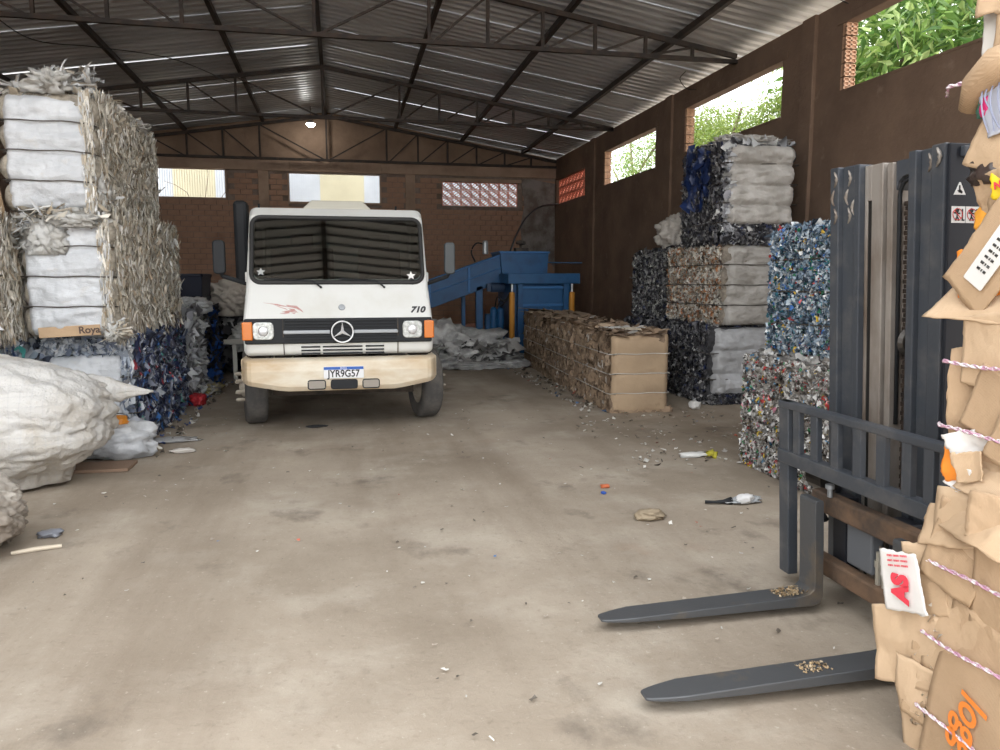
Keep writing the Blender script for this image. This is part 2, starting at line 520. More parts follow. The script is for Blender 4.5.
# window reveals of the two open windows, and the vent blocks
for i, o_ in enumerate(OP[:2]):
    m_ = MB(); xa, xb, za, zb = o_
    m_.box(xa - .05, xb + .05, YB - .02, YB + .16, za - .06, za).box(xa - .04, xa, YB - .01, YB + .16, za, zb).box(xb, xb + .04, YB - .01, YB + .16, za, zb)
    m_.build('window_reveal', M_beam, window(6 + i))
xa, xb, za, zb = OP[2]
bw, bh = (xb - xa) / 8, (zb - za) / 3
src = None; wo = window(5)
for i in range(8):
    for j in range(3):
        if src is None:
            src = vent_block(bw - .012, bh - .012, .09).build('vent_block', M_terra, wo); o = src
        else: o = copy_part(src, wo)
        o.location = (xa + (i + .5) * bw, YB + .03, za + (j + .5) * bh)
MB().box(xa - .1, xb + .1, YB - .02, YB + .14, zb, zb + .09).build('lintel', M_beam, wo)

# roof: corrugated sheets and purlins
ceil = bpy.data.objects.new('ceiling', None); COL.objects.link(ceil); struct(ceil)
ROOF0 = 3.2
def sheet(side, y0, y1, lift):
    prof = []
    per = .2; y = y0
    n = int(round((y1 - y0) / per))
    for k in range(n):
        for dy, dz in ((0, 0), (.055, 0), (.085, .034), (.135, .034), (.165, 0)):
            prof.append((y0 + k * per + dy, dz))
    prof.append((y1 + .03, 0))
    m_ = MB()
    xe = XW + .35 if side > 0 else XL - .35
    vs = []; nx = 4
    for i in range(nx + 1):
        x = RX + (xe - RX) * i / nx
        for (yy, dz) in prof:
            vs.append((x, yy, roof_z(x, yy) + .135 + dz + lift))
    P = len(prof)
    fs = [(i * P + j, i * P + j + 1, (i + 1) * P + j + 1, (i + 1) * P + j) for i in range(nx) for j in range(P - 1)]
    m_.add(vs, fs)
    return m_.build('roof_sheet', M_roof if random.random() < .6 else M_roof2, ceil, fixn=False)
ny = 18
for side in (1, -1):
    for k in range(ny):
        y0 = ROOF0 + k * 1.0
        sheet(side, y0, y0 + 1.0, random.choice((0, .006, .012)))
rz0, rz1 = roof_z(RX, ROOF0) + .19, roof_z(RX, 21.2) + .19
MB().add([(RX + dx, y, z + dz) for y, z in ((ROOF0, rz0), (21.2, rz1)) for dx, dz in ((-.25, -.03), (0, .012), (.25, -.03), (.25, -.022), (0, .02), (-.25, -.022))], [(0, 1, 7, 6), (1, 2, 8, 7), (2, 3, 9, 8), (3, 4, 10, 9), (4, 5, 11, 10), (5, 0, 6, 11), (0, 5, 4, 3, 2, 1), (6, 7, 8, 9, 10, 11)]).build('ridge_cap', M_roof, ceil)
PX = (-5.7, -3.72, -1.83, RX, 1.55, 3.33, 5.03)
for x in PX:
    m_ = MB()
    for dx in (-.03, .03):
        m_.bar((x + dx * .6, ROOF0, roof_z(x, ROOF0) + .085), (x + dx * .6, YB, roof_z(x, YB) + .085), .035, .09)
    m_.build('purlin', M_steel, ceil)

# trusses
def truss(y, label, bz):
    t = thing('roof_truss', label, 'truss', (RX, y, bz))
    for s_, xe in ((1, XW - .03), (-1, XL + .03)):
        MB().bar((RX, y, roof_z(RX, y)), (xe, y, roof_z(xe, y)), .06, .07).build('top_chord', M_steel, t, world=True)
    MB().bar((XL + .02, y, bz), (XW - .02, y, bz), .06, .06).build('bottom_chord', M_steel, t, world=True)
    xs = [RX, 1.3, 2.13, 2.93, 3.72, 4.5, 5.25]
    xl = [RX] + [RX - (x - RX) * 1.08 for x in xs[1:]]
    for side in (xs, xl):
        for i, x in enumerate(side):
            if i or side is xs:
                MB().bar((x, y, bz), (x, y, roof_z(x, y)), .046, .046).build('post', M_steel, t, world=True)
            if i + 1 < len(side):
                x2 = side[i + 1]
                sg = 1 if x2 > x else -1
                MB().bar((x + .08 * sg, y, bz + .02), (x2 - .03 * sg, y, roof_z(x2, y) - .03), .031, .031).build('diagonal', M_steel, t, world=True)
    return t
truss(10.9, 'dark steel roof truss nearest the camera, its low chord crossing the frame top', 4.82)
truss(16.2, 'dark steel roof truss in the middle, between the nearest one and the gable', 4.81)
truss(20.66, 'dark steel roof truss against the back gable wall, behind the lamp', 4.63)

# loose wires on the roof
M_wire = mat('wire', (.03, .03, .03), .6)
w = MB().tube(curve([(-4.2, 10.85, 4.85), (-3.9, 11.5, 4.7), (-3.4, 12.6, 4.95), (-2.6, 14, 5.2), (-1.9, 15.9, 5.3)]), .008, 6).build('loose_cable', M_wire); tag(w, 'thin black cable sagging under the left roof slope', 'cable')
w = MB().tube(curve([(5.97, 8.3, 4.78), (5.7, 8.35, 4.9), (5.8, 8.5, 4.98), (5.55, 8.6, 4.99)]), .006, 5).build('loose_wire', M_wire); tag(w, 'short curled wire end at the top of the right wall', 'wire')
w = MB().tube(curve([(5.97, 12.2, 4.72), (5.75, 12.1, 4.7), (5.62, 12.1, 4.85), (5.72, 12.1, 4.98)]), .007, 5).build('loose_wire', M_wire); tag(w, 'hooked wire hanging under the roof above the middle right window', 'wire')

# lamp
lp = thing('pendant_lamp', 'round lit lamp hanging under the ridge before the back gable', 'lamp', (-.62, 20.1, 5.33))
MB().tube([(-.62, 20.1, 5.5), (-.62, 20.1, 5.86)], .012, 6).build('stem', M_steel, lp, world=True)
MB().lathe([(.03, 5.52), (.06, 5.5), (.11, 5.45), (.115, 5.43), (.0, 5.45)], c=(-.62, 20.1, 0), n=20).build('housing', mat('lamp_metal', (.6, .6, .6), .4, .6), lp, world=True, smooth=True)
MB().lathe([(.0, 5.445), (.105, 5.435), (.1, 5.39), (.06, 5.355), (0, 5.345)], c=(-.62, 20.1, 0), n=20).build('bulb', mat('lamp_glow', (1, 1, 1), .4, emit=(1, .98, .92), estr=40), lp, world=True, smooth=True)

# outside: neighbour's corrugated wall, trees
M_nw = mat('pale_cladding', (.56, .60, .64), .6, col2=(.50, .54, .58), nscale=1)
M_nc = mat('cream_cladding', (.60, .57, .42), .6, col2=(.55, .52, .38), nscale=1)
nwl = thing('neighbour_wall', 'pale and cream corrugated cladding seen through the back wall windows', 'wall', (0, 25.5, 0))
for (xa, xb, m_) in ((-9, -5.0, M_nw), (-5.0, -3.75, M_nc), (-3.75, -.55, M_nw), (-.55, .85, M_nc), (.85, 9, M_nw)):
    n = int((xb - xa) / .07); vs = []
    mm = MB()
    for k in range(n):
        x = xa + (xb - xa) * k / n; d = (xb - xa) / n
        mm.box(x, x + d * .55, 25.46, 25.5, -.03, 7.5)
    mm.box(xa, xb, 25.49, 25.52, -.03, 7.5)
    mm.build('cladding_panel', m_, nwl, world=True)

M_leaf = mat('leaf_green', (.16, .36, .05), .45, attr=True, trans=.35)
M_bark = mat('bark', (.20, .15, .11), .9, col2=(.12, .09, .07), nscale=6, bump=.5)
LEAFV = [(0, 0, 0), (.32, .3, .02), (.12, .62, .0), (0, 1, -.12), (-.12, .62, 0), (-.32, .3, .02), (0, .35, -.05)]
def leaf_mesh(L, wf, cs, nm='leaf'):
    me = bpy.data.meshes.new(nm)
    vs = [(x * L * wf, y * L, z * L) for x, y, z in LEAFV]
    fs = [(0, 1, 6), (1, 2, 6), (2, 3, 6), (3, 4, 6), (4, 5, 6), (5, 0, 6)]
    me.from_pydata(vs, [], fs)
    at = me.attributes.new('Col', 'FLOAT_COLOR', 'POINT')
    at.data.foreach_set('color', [c for _ in vs for c in (*cs, 1)])
    me.materials.append(M_leaf)
    return me
def leaf_cloud(name, n, centers, rad, L, wf, pal, parent, droop=.4):
    base = np.array([(x * wf, y, z) for x, y, z in LEAFV])
    r = RNG
    ci = r.integers(0, len(centers), n)
    P = np.array(centers)[ci] + r.normal(0, 1, (n, 3)) * np.array(rad)[ci][:, None] * .55
    s = r.uniform(.7, 1.25, n) * L
    yaw = r.uniform(0, 2 * pi, n); pit = r.normal(-droop, .5, n); rol = r.normal(0, .6, n)
    b_ = base[None] * s[:, None, None]
    x, y, z = b_[..., 0], b_[..., 1], b_[..., 2]
    cr, sr = np.cos(rol)[:, None], np.sin(rol)[:, None]
    x, z = x * cr - z * sr, x * sr + z * cr
    cp, sp = np.cos(pit)[:, None], np.sin(pit)[:, None]
    y, z = y * cp - z * sp, y * sp + z * cp
    cy, sy = np.cos(yaw)[:, None], np.sin(yaw)[:, None]
    x, y = x * cy - y * sy, x * sy + y * cy
    V = np.stack([x, y, z], -1) + P[:, None, :]
    F = np.array([(0, 1, 6), (1, 2, 6), (2, 3, 6), (3, 4, 6), (4, 5, 6), (5, 0, 6)])
    FF = (np.arange(n)[:, None, None] * 7 + F[None]).reshape(-1, 3)
    me = bpy.data.meshes.new(name)
    me.vertices.add(n * 7); me.vertices.foreach_set('co', V.reshape(-1).astype(np.float32))
    me.loops.add(FF.size); me.loops.foreach_set('vertex_index', FF.reshape(-1).astype(np.int32))
    me.polygons.add(len(FF)); me.polygons.foreach_set('loop_start', (np.arange(len(FF)) * 3).astype(np.int32))
    cols = np.array([p[:3] for p in pal]); C = cols[r.integers(0, len(pal), n)] * r.uniform(.75, 1.25, (n, 1))
    at = me.attributes.new('Col', 'FLOAT_COLOR', 'POINT')
    cc = np.ones((n, 7, 4), np.float32); cc[:, :, :3] = C[:, None, :]
    at.data.foreach_set('color', cc.reshape(-1))
    me.update(calc_edges=True); me.materials.append(M_leaf)
    o = bpy.data.objects.new(name, me); COL.objects.link(o); o.parent = parent
    return stuff(o)
GREENS = [(.12, .23, .05), (.19, .31, .07), (.06, .14, .03), (.30, .40, .14), (.13, .24, .06)]
YGREENS = [(.20, .28, .05), (.25, .31, .08), (.14, .23, .04), (.17, .24, .06)]
def tree(label, loc, trunk_h, branches, centers, rad, n, L, wf, pal, singles=0, sbox=None):
    t = thing('tree', label, 'tree', loc)
    m_ = MB().tube([(0, 0, -.03), (.05, 0, trunk_h * .5), (0, .1, trunk_h)], [.17, .13, .1], 10)
    for br in branches: m_.tube([(0, .1, trunk_h * .92)] + br, [.07] + [.05 - .03 * k / len(br) for k in range(len(br))], 7)
    m_.build('trunk', M_bark, t, smooth=True)
    leaf_cloud('foliage', n, centers, rad, L, wf, pal, t)
    if singles:
        srcs = [leaf_mesh(L * q, wf, pal[k % len(pal)]) for k, q in enumerate((1.0, 1.2, .85, 1.1))]
        for k in range(singles):
            o = bpy.data.objects.new('leaf', srcs[k % 4]); COL.objects.link(o); o.parent = t
            o.location = [random.uniform(*q) for q in sbox]
            o.rotation_euler = (random.gauss(-.5, .45), random.gauss(0, .5), random.uniform(0, 2 * pi))
    return t
tree('broad-leaved tree filling the nearest right window, large drooping green leaves', (8.6, 10.2, 0), 3.8,
     [[(-.4, -.3, 4.2), (-.9, -.6, 5.0)], [(.3, .6, 4.4), (.2, 1.2, 5.4)], [(-.3, .9, 4.3), (-.6, 1.7, 4.9)]],
     [(-.6, -1.2, 4.8), (-.5, .0, 5.0), (-.4, 1.2, 5.0), (.4, .3, 5.9), (.5, 1.2, 5.7), (.3, -.9, 5.7), (-.3, .5, 4.2), (.2, -.9, 4.4), (.9, .2, 5.2), (.8, 1.5, 5.0)],
     [.8, .8, .75, .9, .8, .8, .7, .8, .9, .9], 4300, .27, .52, GREENS, 300, ((-1.5, -.6), (-1.9, 2.0), (4.1, 6.1)))
tree('yellow-green feathery tree seen through the middle right window', (9.8, 18.2, 0), 4.2,
     [[(-.2, -.6, 5.0), (-.3, -1.2, 5.6)], [(.2, .8, 5.1), (.1, 1.4, 5.9)]],
     [(0, -1.9, 5.1), (0, -.8, 5.1), (.1, .5, 5.3), (.2, 1.5, 5.7), (-.2, .1, 4.9), (0, 1.6, 5.0), (.1, 2.3, 5.6), (0, 2.2, 5.0), (0, -2.6, 5.4)], [.6, .65, .65, .7, .7, .7, .6, .7, .5], 14000, .12, .5, YGREENS)
tree('grey-limbed tree with thin foliage seen through the farthest right window', (10.8, 27.6, 0), 3.8,
     [[(-.2, -.8, 5.0), (-.1, -2.4, 5.9), (0, -3.2, 6.3)], [(.1, .6, 4.9), (0, 1.6, 5.9)], [(.1, -.3, 5.4), (0, -.2, 6.6)]],
     [(0, -2.2, 5.5), (0, -1.4, 6.2), (0, -.1, 5.6), (.2, 1.1, 6.3), (-.2, -1.2, 5.2), (.1, -2.6, 6.2)], [.7, .7, .7, .7, .6, .6], 4600, .13, .5, GREENS + YGREENS)
bt = thing('bare_tree', 'bare twigs before the cladding, seen through the left back window', 'tree', (-3.9, 23.2, 0))
m_ = MB().tube([(0, 0, -.03), (.04, 0, 2.0), (0, 0, 3.4)], [.05, .04, .03], 7)
for q in ([(.2, 0, 3.9), (.3, 0, 4.5), (.25, 0, 5.0)], [(-.3, 0, 4.0), (-.6, 0, 4.2), (-.9, 0, 4.3)], [(.5, 0, 3.7), (.8, 0, 4.1), (.9, 0, 4.7)]):
    m_.tube([(0, 0, 3.3)] + q, [.015, .01, .007, .005], 5)
m_.build('trunk', M_bark, bt)
# ------------------------------------------------------------------ bales and sacks
M_flk = mat('film_flakes', (.5, .5, .5), .45, attr=True, spec=.5)
M_film = mat('clear_film_flakes', (.5, .5, .5), .35, attr=True, trans=.2, spec=.6)
M_pet = mat('bottle_flakes', (.5, .5, .5), .18, attr=True, spec=.8)
M_card = mat('cardboard', (.50, .35, .22), .85, col2=(.42, .29, .175), nscale=3, lo=.4, hi=.7, bump=.25, bscale=30, wave=.25)
M_card_b = mat('cardboard_pale', (.60, .44, .29), .85, col2=(.52, .37, .235), nscale=2.5, bump=.25, bscale=30, wave=.25)
M_card_d = mat('cardboard_dull', (.30, .215, .145), .9, col2=(.22, .155, .10), nscale=4, bump=.35, bscale=22)
M_cardflk = mat('cardboard_flakes', (.4, .3, .2), .9, attr=True)
M_white = mat('white_sheet', (.62, .64, .665), .36, col2=(.52, .54, .565), nscale=2.5, bump=.7, bscale=13, stretch=(1, 1, 1.8), col3=(.56, .53, .48), n3=6, lo3=.6, hi3=.85)
M_grey = mat('grey_sheet', (.40, .41, .425), .42, col2=(.31, .315, .32), nscale=3.5, bump=.7, bscale=11, stretch=(1, 1, 2))
M_greyw = mat('offwhite_woven', (.50, .48, .45), .7, col2=(.36, .34, .31), nscale=4, bump=.9, bscale=16, col3=(.30, .28, .25), n3=9, lo3=.6, hi3=.8)
M_greyt = mat('taupe_sheet', (.38, .365, .34), .5, col2=(.29, .275, .25), nscale=4, bump=.7, bscale=12, stretch=(1, 1, 2))
M_strap = mat('tie_wire', (.10, .09, .08), .6, .3)
M_strap_w = mat('pale_twine', (.62, .60, .56), .8)
M_twine = mat('pink_white_twine', (.80, .76, .78), .7, col2=(.55, .30, .42), nscale=60, lo=.45, hi=.55)
M_bag = mat('raffia_white', (.60, .59, .57), .75, col2=(.44, .40, .34), nscale=1.9, lo=.46, hi=.72, bump=.9, bscale=26, col3=(.48, .44, .38), n3=5.5, lo3=.52, hi3=.78, lines=(4.5, (.44, .44, .45), .25))
M_bagd = mat('raffia_dirty', (.42, .385, .34), .85, col2=(.22, .185, .15), nscale=3.4, lo=.42, hi=.62, bump=.5, bscale=10)
M_cardf = mat('cardboard_face', (.43, .315, .205), .85, col2=(.33, .24, .155), nscale=2.2, lo=.42, hi=.7, bump=.3, bscale=20, col3=(.27, .19, .12), n3=7, lo3=.63, hi3=.8)
M_core = {}
def core(c):
    k = tuple(c)
    if k not in M_core:
        M_core[k] = mat('bale_core_%d' % len(M_core), c, .8, col2=tuple(q * .45 for q in c), nscale=14, lo=.35, hi=.65, bump=.6, bscale=40)
    return M_core[k]

def bulge_fn(k, amp): return lambda v: amp * abs(sin(pi * k * min(max(v, 0), 1))) ** .6
def bale_body(w, d, h, k, amp, seed, rough=.02, rc=.10):
    m_ = MB(); nz = 6 * k; per = []
    nx, ny_ = max(6, int(w / .09)), max(6, int(d / .09))
    for i in range(nx): per.append((-w / 2 + w * i / nx, -d / 2, 0, -1))
    for i in range(ny_): per.append((w / 2, -d / 2 + d * i / ny_, 1, 0))
    for i in range(nx): per.append((w / 2 - w * i / nx, d / 2, 0, 1))
    for i in range(ny_): per.append((-w / 2, d / 2 - d * i / ny_, -1, 0))
    P = len(per); bf = bulge_fn(k, amp); vs = []
    def pt(x, y, v, s=1.0):
        # round the corners
        dx, dy = w / 2 - abs(x), d / 2 - abs(y)
        q = math.hypot(max(0, rc - dx), max(0, rc - dy)) - rc
        cx, cy = x, y
        if q > 0:
            ux, uy = (rc - dx) / (q + rc), (rc - dy) / (q + rc)
            cx -= math.copysign(ux * q, x); cy -= math.copysign(uy * q, y)
        g_ = bf(v) + rough * fbm((x * 5 + seed, y * 5, v * h * 5), 3)
        l = max(abs(cx) / (w / 2), abs(cy) / (d / 2)) or 1
        return (cx * (1 + g_ / (w / 2)) * s, cy * (1 + g_ / (d / 2)) * s, min(max(v, 0), 1) * h)
    for j in range(nz + 1):
        for (x, y, a, c) in per: vs.append(pt(x, y, j / nz))
    fs = [(j * P + i, j * P + (i + 1) % P, (j + 1) * P + (i + 1) % P, (j + 1) * P + i) for j in range(nz) for i in range(P)]
    last = nz * P
    for s in (.75, .4):
        for (x, y, a, c) in per:
            p = pt(x, y, 1, s); vs.append((p[0], p[1], h + .5 * rough * fbm((p[0] * 6 + seed, p[1] * 6, 9), 3)))
        b0 = len(vs) - P
        fs += [(last + i, last + (i + 1) % P, b0 + (i + 1) % P, b0 + i) for i in range(P)]
        last = b0
    vs.append((0, 0, h)); c = len(vs) - 1
    fs += [(last + i, last + (i + 1) % P, c) for i in range(P)]
    fs.append(tuple(range(P - 1, -1, -1)))
    m_.add(vs, fs)
    return m_
def sheet_panel(w, h, k, amp, seed, wr=.012, side='-y', d=1.0, z0=0.0, curl=.05, wide=1.0, over=.02, barrel=0.0):
    """bulging wrapper sheet over one face of a bale, tucked in at its edges"""
    bf = bulge_fn(k, amp); ww = w * wide
    def fn(u, v):
        x = (u - .5) * ww
        e = min(u, 1 - u); ez = min(v, 1 - v)
        tuck = (max(0, .10 - e) / .10) ** 2 * (curl + .05) + (max(0, .06 - ez) / .06) ** 2 * curl
        f = wr * (fbm((x * 3.2 + seed, v * h * 9, seed), 4) + .6 * abs(fbm((x * 9, v * h * 4 + seed, 2.2), 3)))
        out = over + bf(v) + f - tuck + barrel * (1 - (2 * v - 1) ** 2) * (1 - .55 * (2 * u - 1) ** 2)
        z = z0 + v * h + .01 * fbm((x * 4, v * 5, seed + 4), 2)
        if side == '-y': return (x, -d / 2 - out, z)
        if side == '-x': return (-d / 2 - out, -x, z)
        return (d / 2 + out, x, z)
    return MB().grid(fn, 40, 16 * k)
def strap_loop(w, d, z, g=.02, r=.006, bar=0.0):
    a, c, q = w / 2 + g, d / 2 + g, .09
    pts = []
    for (cx, cy, a0) in ((a - q, -c + q, -90), (a - q, c - q, 0), (-a + q, c - q, 90), (-a + q, -c + q, 180)):
        for t in (0, 45, 90):
            an = radians(a0 + t); pts.append((cx + q * cos(an), cy + q * sin(an), z + .006 * sin(cx * 9 + t)))
    for i in range(0, 11):
        u = i / 10; pts.append((-a + .03 + u * (2 * a - .06), -c - (.02 if bar else 0) - bar * (1 - .55 * (2 * u - 1) ** 2), z + .004 * sin(u * 11)))
    pts.append(pts[0])
    return MB().tube(pts, r, 5, cap=False)
def face(side, w, d, h):
    return {'-x': ((-w / 2, d / 2, 0), (0, -d, 0), (0, 0, h)), '+x': ((w / 2, -d / 2, 0), (0, d, 0), (0, 0, h)),
            '-y': ((-w / 2, -d / 2, 0), (w, 0, 0), (0, 0, h)), '+y': ((w / 2, d / 2, 0), (-w, 0, 0), (0, 0, h)),
            'top': ((-w / 2, -d / 2, h), (w, 0, 0), (0, d, 0))}[side]
NB = [0]
def bale(name, label, x0, x1, y0, y1, z0, z1, k=4, amp=.03, corec=(.2, .2, .2), flk=(), flkmat=None, fname='compressed_film',
         sheet=None, rz=0.0, strapm=None, group=None, cat='bale', rough=.02, sheet_kw=None, straps=True, sname='front_sheet', strap_r=.006):
    w, d, h = x1 - x0, y1 - y0, z1 - z0
    NB[0] += 1; seed = NB[0] * 3.7
    t = thing(name, label, cat, ((x0 + x1) / 2, (y0 + y1) / 2, z0), rz, group)
    bale_body(w, d, h, k, amp, seed, rough).build('bale_core', core(corec), t, smooth=True)
    sets = []
    for (side, n, su, sv, pal, kw) in flk:
        O, U, V = face(side, w, d, h)
        kw = dict(kw)
        v0, v1 = kw.pop('vr', (0.01, .985)); u0, u1 = kw.pop('ur', (.02, .98))
        O = tuple(np.array(O) + np.array(V) * v0 + np.array(U) * u0)
        V2 = tuple(np.array(V) * (v1 - v0)); U2 = tuple(np.array(U) * (u1 - u0))
        if side != 'top':
            kw['bulge'] = lambda uu, vv, a=v0, b_=v1: amp * np.abs(np.sin(pi * k * (a + vv * (b_ - a)))) ** .6
        sets.append(flakes(n, O, U2, V2, su, sv, pal, **kw))
    if sets: flake_mesh(fname, sets, flkmat or M_flk, t)
    if sheet is not None:
        kw = dict(k=k, amp=amp, seed=seed, d=d); kw.update(sheet_kw or {})
        hh = kw.pop('h', h * .985); 
        sheet_panel(w, hh, **kw).build(sname, sheet, t, smooth=True, solid=.004)
    if straps:
        for i in range(1, k):
            v = i / k; bar = (sheet_kw or {}).get('barrel', 0) * (1 - (2 * v - 1) ** 2)
            strap_loop(w, d, h * i / k, .06 if sheet is not None and not bar and sheet is not M_cardf else .03, strap_r, bar).build('strap', strapm or M_strap, t, smooth=True)
    return t

P_FILM = [(.64, .59, .50, 4), (.74, .70, .62, 4), (.50, .43, .33, 3), (.80, .78, .74, 2.5), (.40, .33, .24, 1.5), (.62, .48, .33, .5)]
P_WHT = [(.72, .73, .74, 4), (.60, .60, .58, 2), (.5, .45, .38, 1)]
P_DARK = [(.025, .025, .03, 5), (.06, .06, .07, 3), (.15, .15, .16, 3), (.29, .29, .29, 2), (.02, .03, .08, .9), (.44, .44, .43, .9)]
P_BLUE = [(.022, .032, .085, 4), (.07, .09, .15, 3), (.18, .20, .26, 3), (.04, .04, .06, 3), (.42, .45, .50, 2), (.05, .16, .42, .8), (.35, .05, .07, .3), (.08, .30, .26, .3)]
P_BGREY = [(.30, .34, .40, 4), (.45, .48, .52, 3), (.16, .19, .26, 3), (.62, .64, .66, 2)]
P_GREY = [(.36, .37, .39, 4), (.50, .51, .53, 3), (.22, .22, .24, 2), (.62, .63, .62, 2)]
P_RUST = [(.55, .52, .46, 5), (.66, .64, .59, 4), (.40, .18, .08, 2.6), (.30, .27, .22, 2), (.48, .36, .24, 2), (.12, .10, .09, 1)]
P_PETU = [(.13, .19, .26, 4), (.24, .32, .40, 4), (.42, .50, .56, 3), (.05, .08, .12, 4), (.04, .16, .22, 1.5), (.03, .20, .10, .6), (.72, .75, .77, 1.4), (.5, .05, .05, .35), (.62, .42, .05, .25), (.06, .18, .5, .6)]
P_PETL = [(.34, .33, .31, 5), (.48, .47, .45, 4), (.20, .18, .16, 4), (.70, .70, .69, 2), (.10, .09, .085, 3), (.5, .06, .06, .55), (.66, .48, .06, .5), (.10, .28, .48, .5), (.06, .28, .12, .4), (.55, .22, .30, .3)]
P_CARD = [(.30, .215, .145, 4), (.38, .275, .185, 3), (.22, .155, .105, 3), (.46, .35, .25, 1.2), (.55, .52, .48, .35)]
P_COLR = [(.55, .58, .60, 3), (.10, .16, .35, 2), (.06, .30, .28, 1), (.06, .07, .10, 2), (.35, .38, .42, 3), (.2, .25, .3, 2)]
hang = dict(curl=.45, tilt=.6, ang=.16, lift=(-.01, .03), jit=.12)
strand = dict(curl=.5, tilt=.35, ang=.10, lift=(-.015, .025), jit=.12)
crush = dict(curl=.4, tilt=.6, ang=.8, lift=(-.015, .02), jit=.12)

# sacks: lumpy closed bags
def sack(name, label, loc, r, m, seed, fold=.10, ex=2.6, sub=5, rz=0, cat='sack', rough_f=2.2, flat=.25, parent=None, top_pull=None, ico=None, tail=None, wrk=1.0):
    bm = bmesh.new(); bmesh.ops.create_icosphere(bm, subdivisions=sub, radius=1)
    for v in bm.verts:
        p = v.co.normalized()
        q = (abs(p.x) ** ex + abs(p.y) ** ex + abs(p.z) ** ex) ** (-1 / ex)
        s_ = p * q
        n1 = fbm(p * rough_f + Vector((seed, 0, 0)), 3)
        n2 = 1 - abs(fbm(p * rough_f * 2.1 + Vector((0, seed, 3)), 4)) * 2
        n3 = abs(fbm(Vector((p.x * 4, p.y * 4, p.z * 3.2)) + Vector((seed, 2, 1)), 3))
        g_ = 1 + fold * (1.2 * n1 + .55 * n2 - .5 * n3) + wrk * sum(-a_ * math.exp(-(fbm(p * f_ + Vector((seed * k_, k_, 5)), 2) / w_) ** 2) for k_, (f_, a_, w_) in enumerate(((1.5, .05, .10), (2.6, .035, .10), (4.5, .022, .12), (7.5, .014, .14))))
        z = s_.z * g_
        if top_pull and s_.z > .3:
            g_ *= 1 - top_pull * (s_.z - .3)
        v.co = Vector((s_.x * r[0] * g_, s_.y * r[1] * g_, r[2] * (1 + max(z, -1 + flat * .0 - .0))))
        if v.co.z < r[2] * flat: v.co.z = max(0.0, v.co.z * .35)
    me = bpy.data.meshes.new(name); bm.to_mesh(me); bm.free()
    me.polygons.foreach_set('use_smooth', [True] * len(me.polygons)); me.materials.append(m)
    o = bpy.data.objects.new(name, me); COL.objects.link(o)
    o.location = loc; o.rotation_euler = (0, 0, rz)
    if parent: o.parent = parent
    elif label: tag(o, label, cat)
    return o
# left stack
t = bale('film_bale', 'topmost left bale, bulging white wrapped front and clear film side', -2.73, -2.06, 7.12, 9.5, 2.12, 3.08, 4, .05, (.50, .45, .37),
         [('-y', 700, (.006, .02), (.06, .16), P_WHT + P_FILM, dict(strand, ur=(.90, 1.02), lift=(0, .05))), ('+x', 13000, (.004, .015), (.09, .26), P_FILM, strand), ('+x', 350, (.015, .04), (.05, .15), P_FILM, hang), ('top', 500, (.06, .16), (.06, .16), P_WHT + P_FILM, crush)], M_film, sheet=M_white, rz=radians(2),
         sheet_kw=dict(wr=.032, wide=1.0, amp=.02, barrel=.08))
M_clear = mat('crumpled_clear_film', (.70, .70, .68), .28, col2=(.52, .50, .46), nscale=7, bump=.7, bscale=22, trans=.3, spec=.7)
def film_tuft(parent, loc, n, r, pal, s=(.08, .22)):
    k_ = max(2, int(max(r[0], r[1]) / .12))
    for i in range(k_):
        lx = loc[0] + random.uniform(-1, 1) * r[0] * .7; ly = loc[1] + random.uniform(-1, 1) * r[1] * .8
        sack('loose_film', None, (lx, ly, loc[2] - .03), (min(r[0], .16) * random.uniform(.6, 1), min(r[1], .16) * random.uniform(.7, 1.1), r[2] * random.uniform(.35, .6)), M_clear, 70 + i * 3.1 + loc[0] * 7, fold=.5, sub=4, parent=parent, rough_f=3.2)
    O = (loc[0] - r[0], loc[1] - r[1], loc[2])
    return flake_mesh('film_shreds', [flakes(n, O, (2 * r[0], 0, 0), (0, 2 * r[1], 0), (s[0] * .12, s[1] * .15), s, pal, curl=.5, tilt=1.0, ang=2, lift=(0, r[2]))], M_film, parent)
film_tuft(t, (.12, -.95, .98), 130, (.22, .25, .22), P_WHT, (.08, .2))
film_tuft(t, (-.15, -.6, .96), 120, (.2, .5, .14), P_WHT)
film_tuft(t, (.22, .2, .98), 160, (.14, .9, .12), P_FILM)
film_tuft(t, (.30, -.95, .55), 50, (.06, .12, .3), P_WHT, (.06, .16))
film_tuft(t, (.32, -1.0, .0), 60, (.08, .14, .3), P_WHT + P_FILM, (.06, .16))
t = bale('film_bale', 'middle left bale, white folded front and clear film side, below the topmost one', -2.6, -1.92, 7.12, 9.5, 1.06, 2.08, 4, .04, (.50, .45, .37),
         [('-y', 700, (.006, .02), (.06, .16), P_WHT + P_FILM, dict(strand, ur=(.90, 1.02), lift=(0, .05))), ('+x', 13000, (.004, .015), (.09, .26), P_FILM, strand), ('+x', 350, (.015, .04), (.05, .15), P_FILM, hang), ('top', 300, (.06, .16), (.06, .16), P_WHT + P_FILM, crush)], M_film, sheet=M_white, rz=radians(-1),
         sheet_kw=dict(wr=.03, wide=1.0, amp=.022, barrel=.05))
film_tuft(t, (-.22, -1.26, .72), 60, (.16, .05, .3), P_WHT, (.08, .2))
film_tuft(t, (.38, -1.22, -.02), 70, (.07, .10, .15), P_WHT + P_FILM, (.06, .18))
film_tuft(t, (.05, -1.24, .95), 70, (.3, .1, .14), P_WHT + P_FILM, (.08, .2))
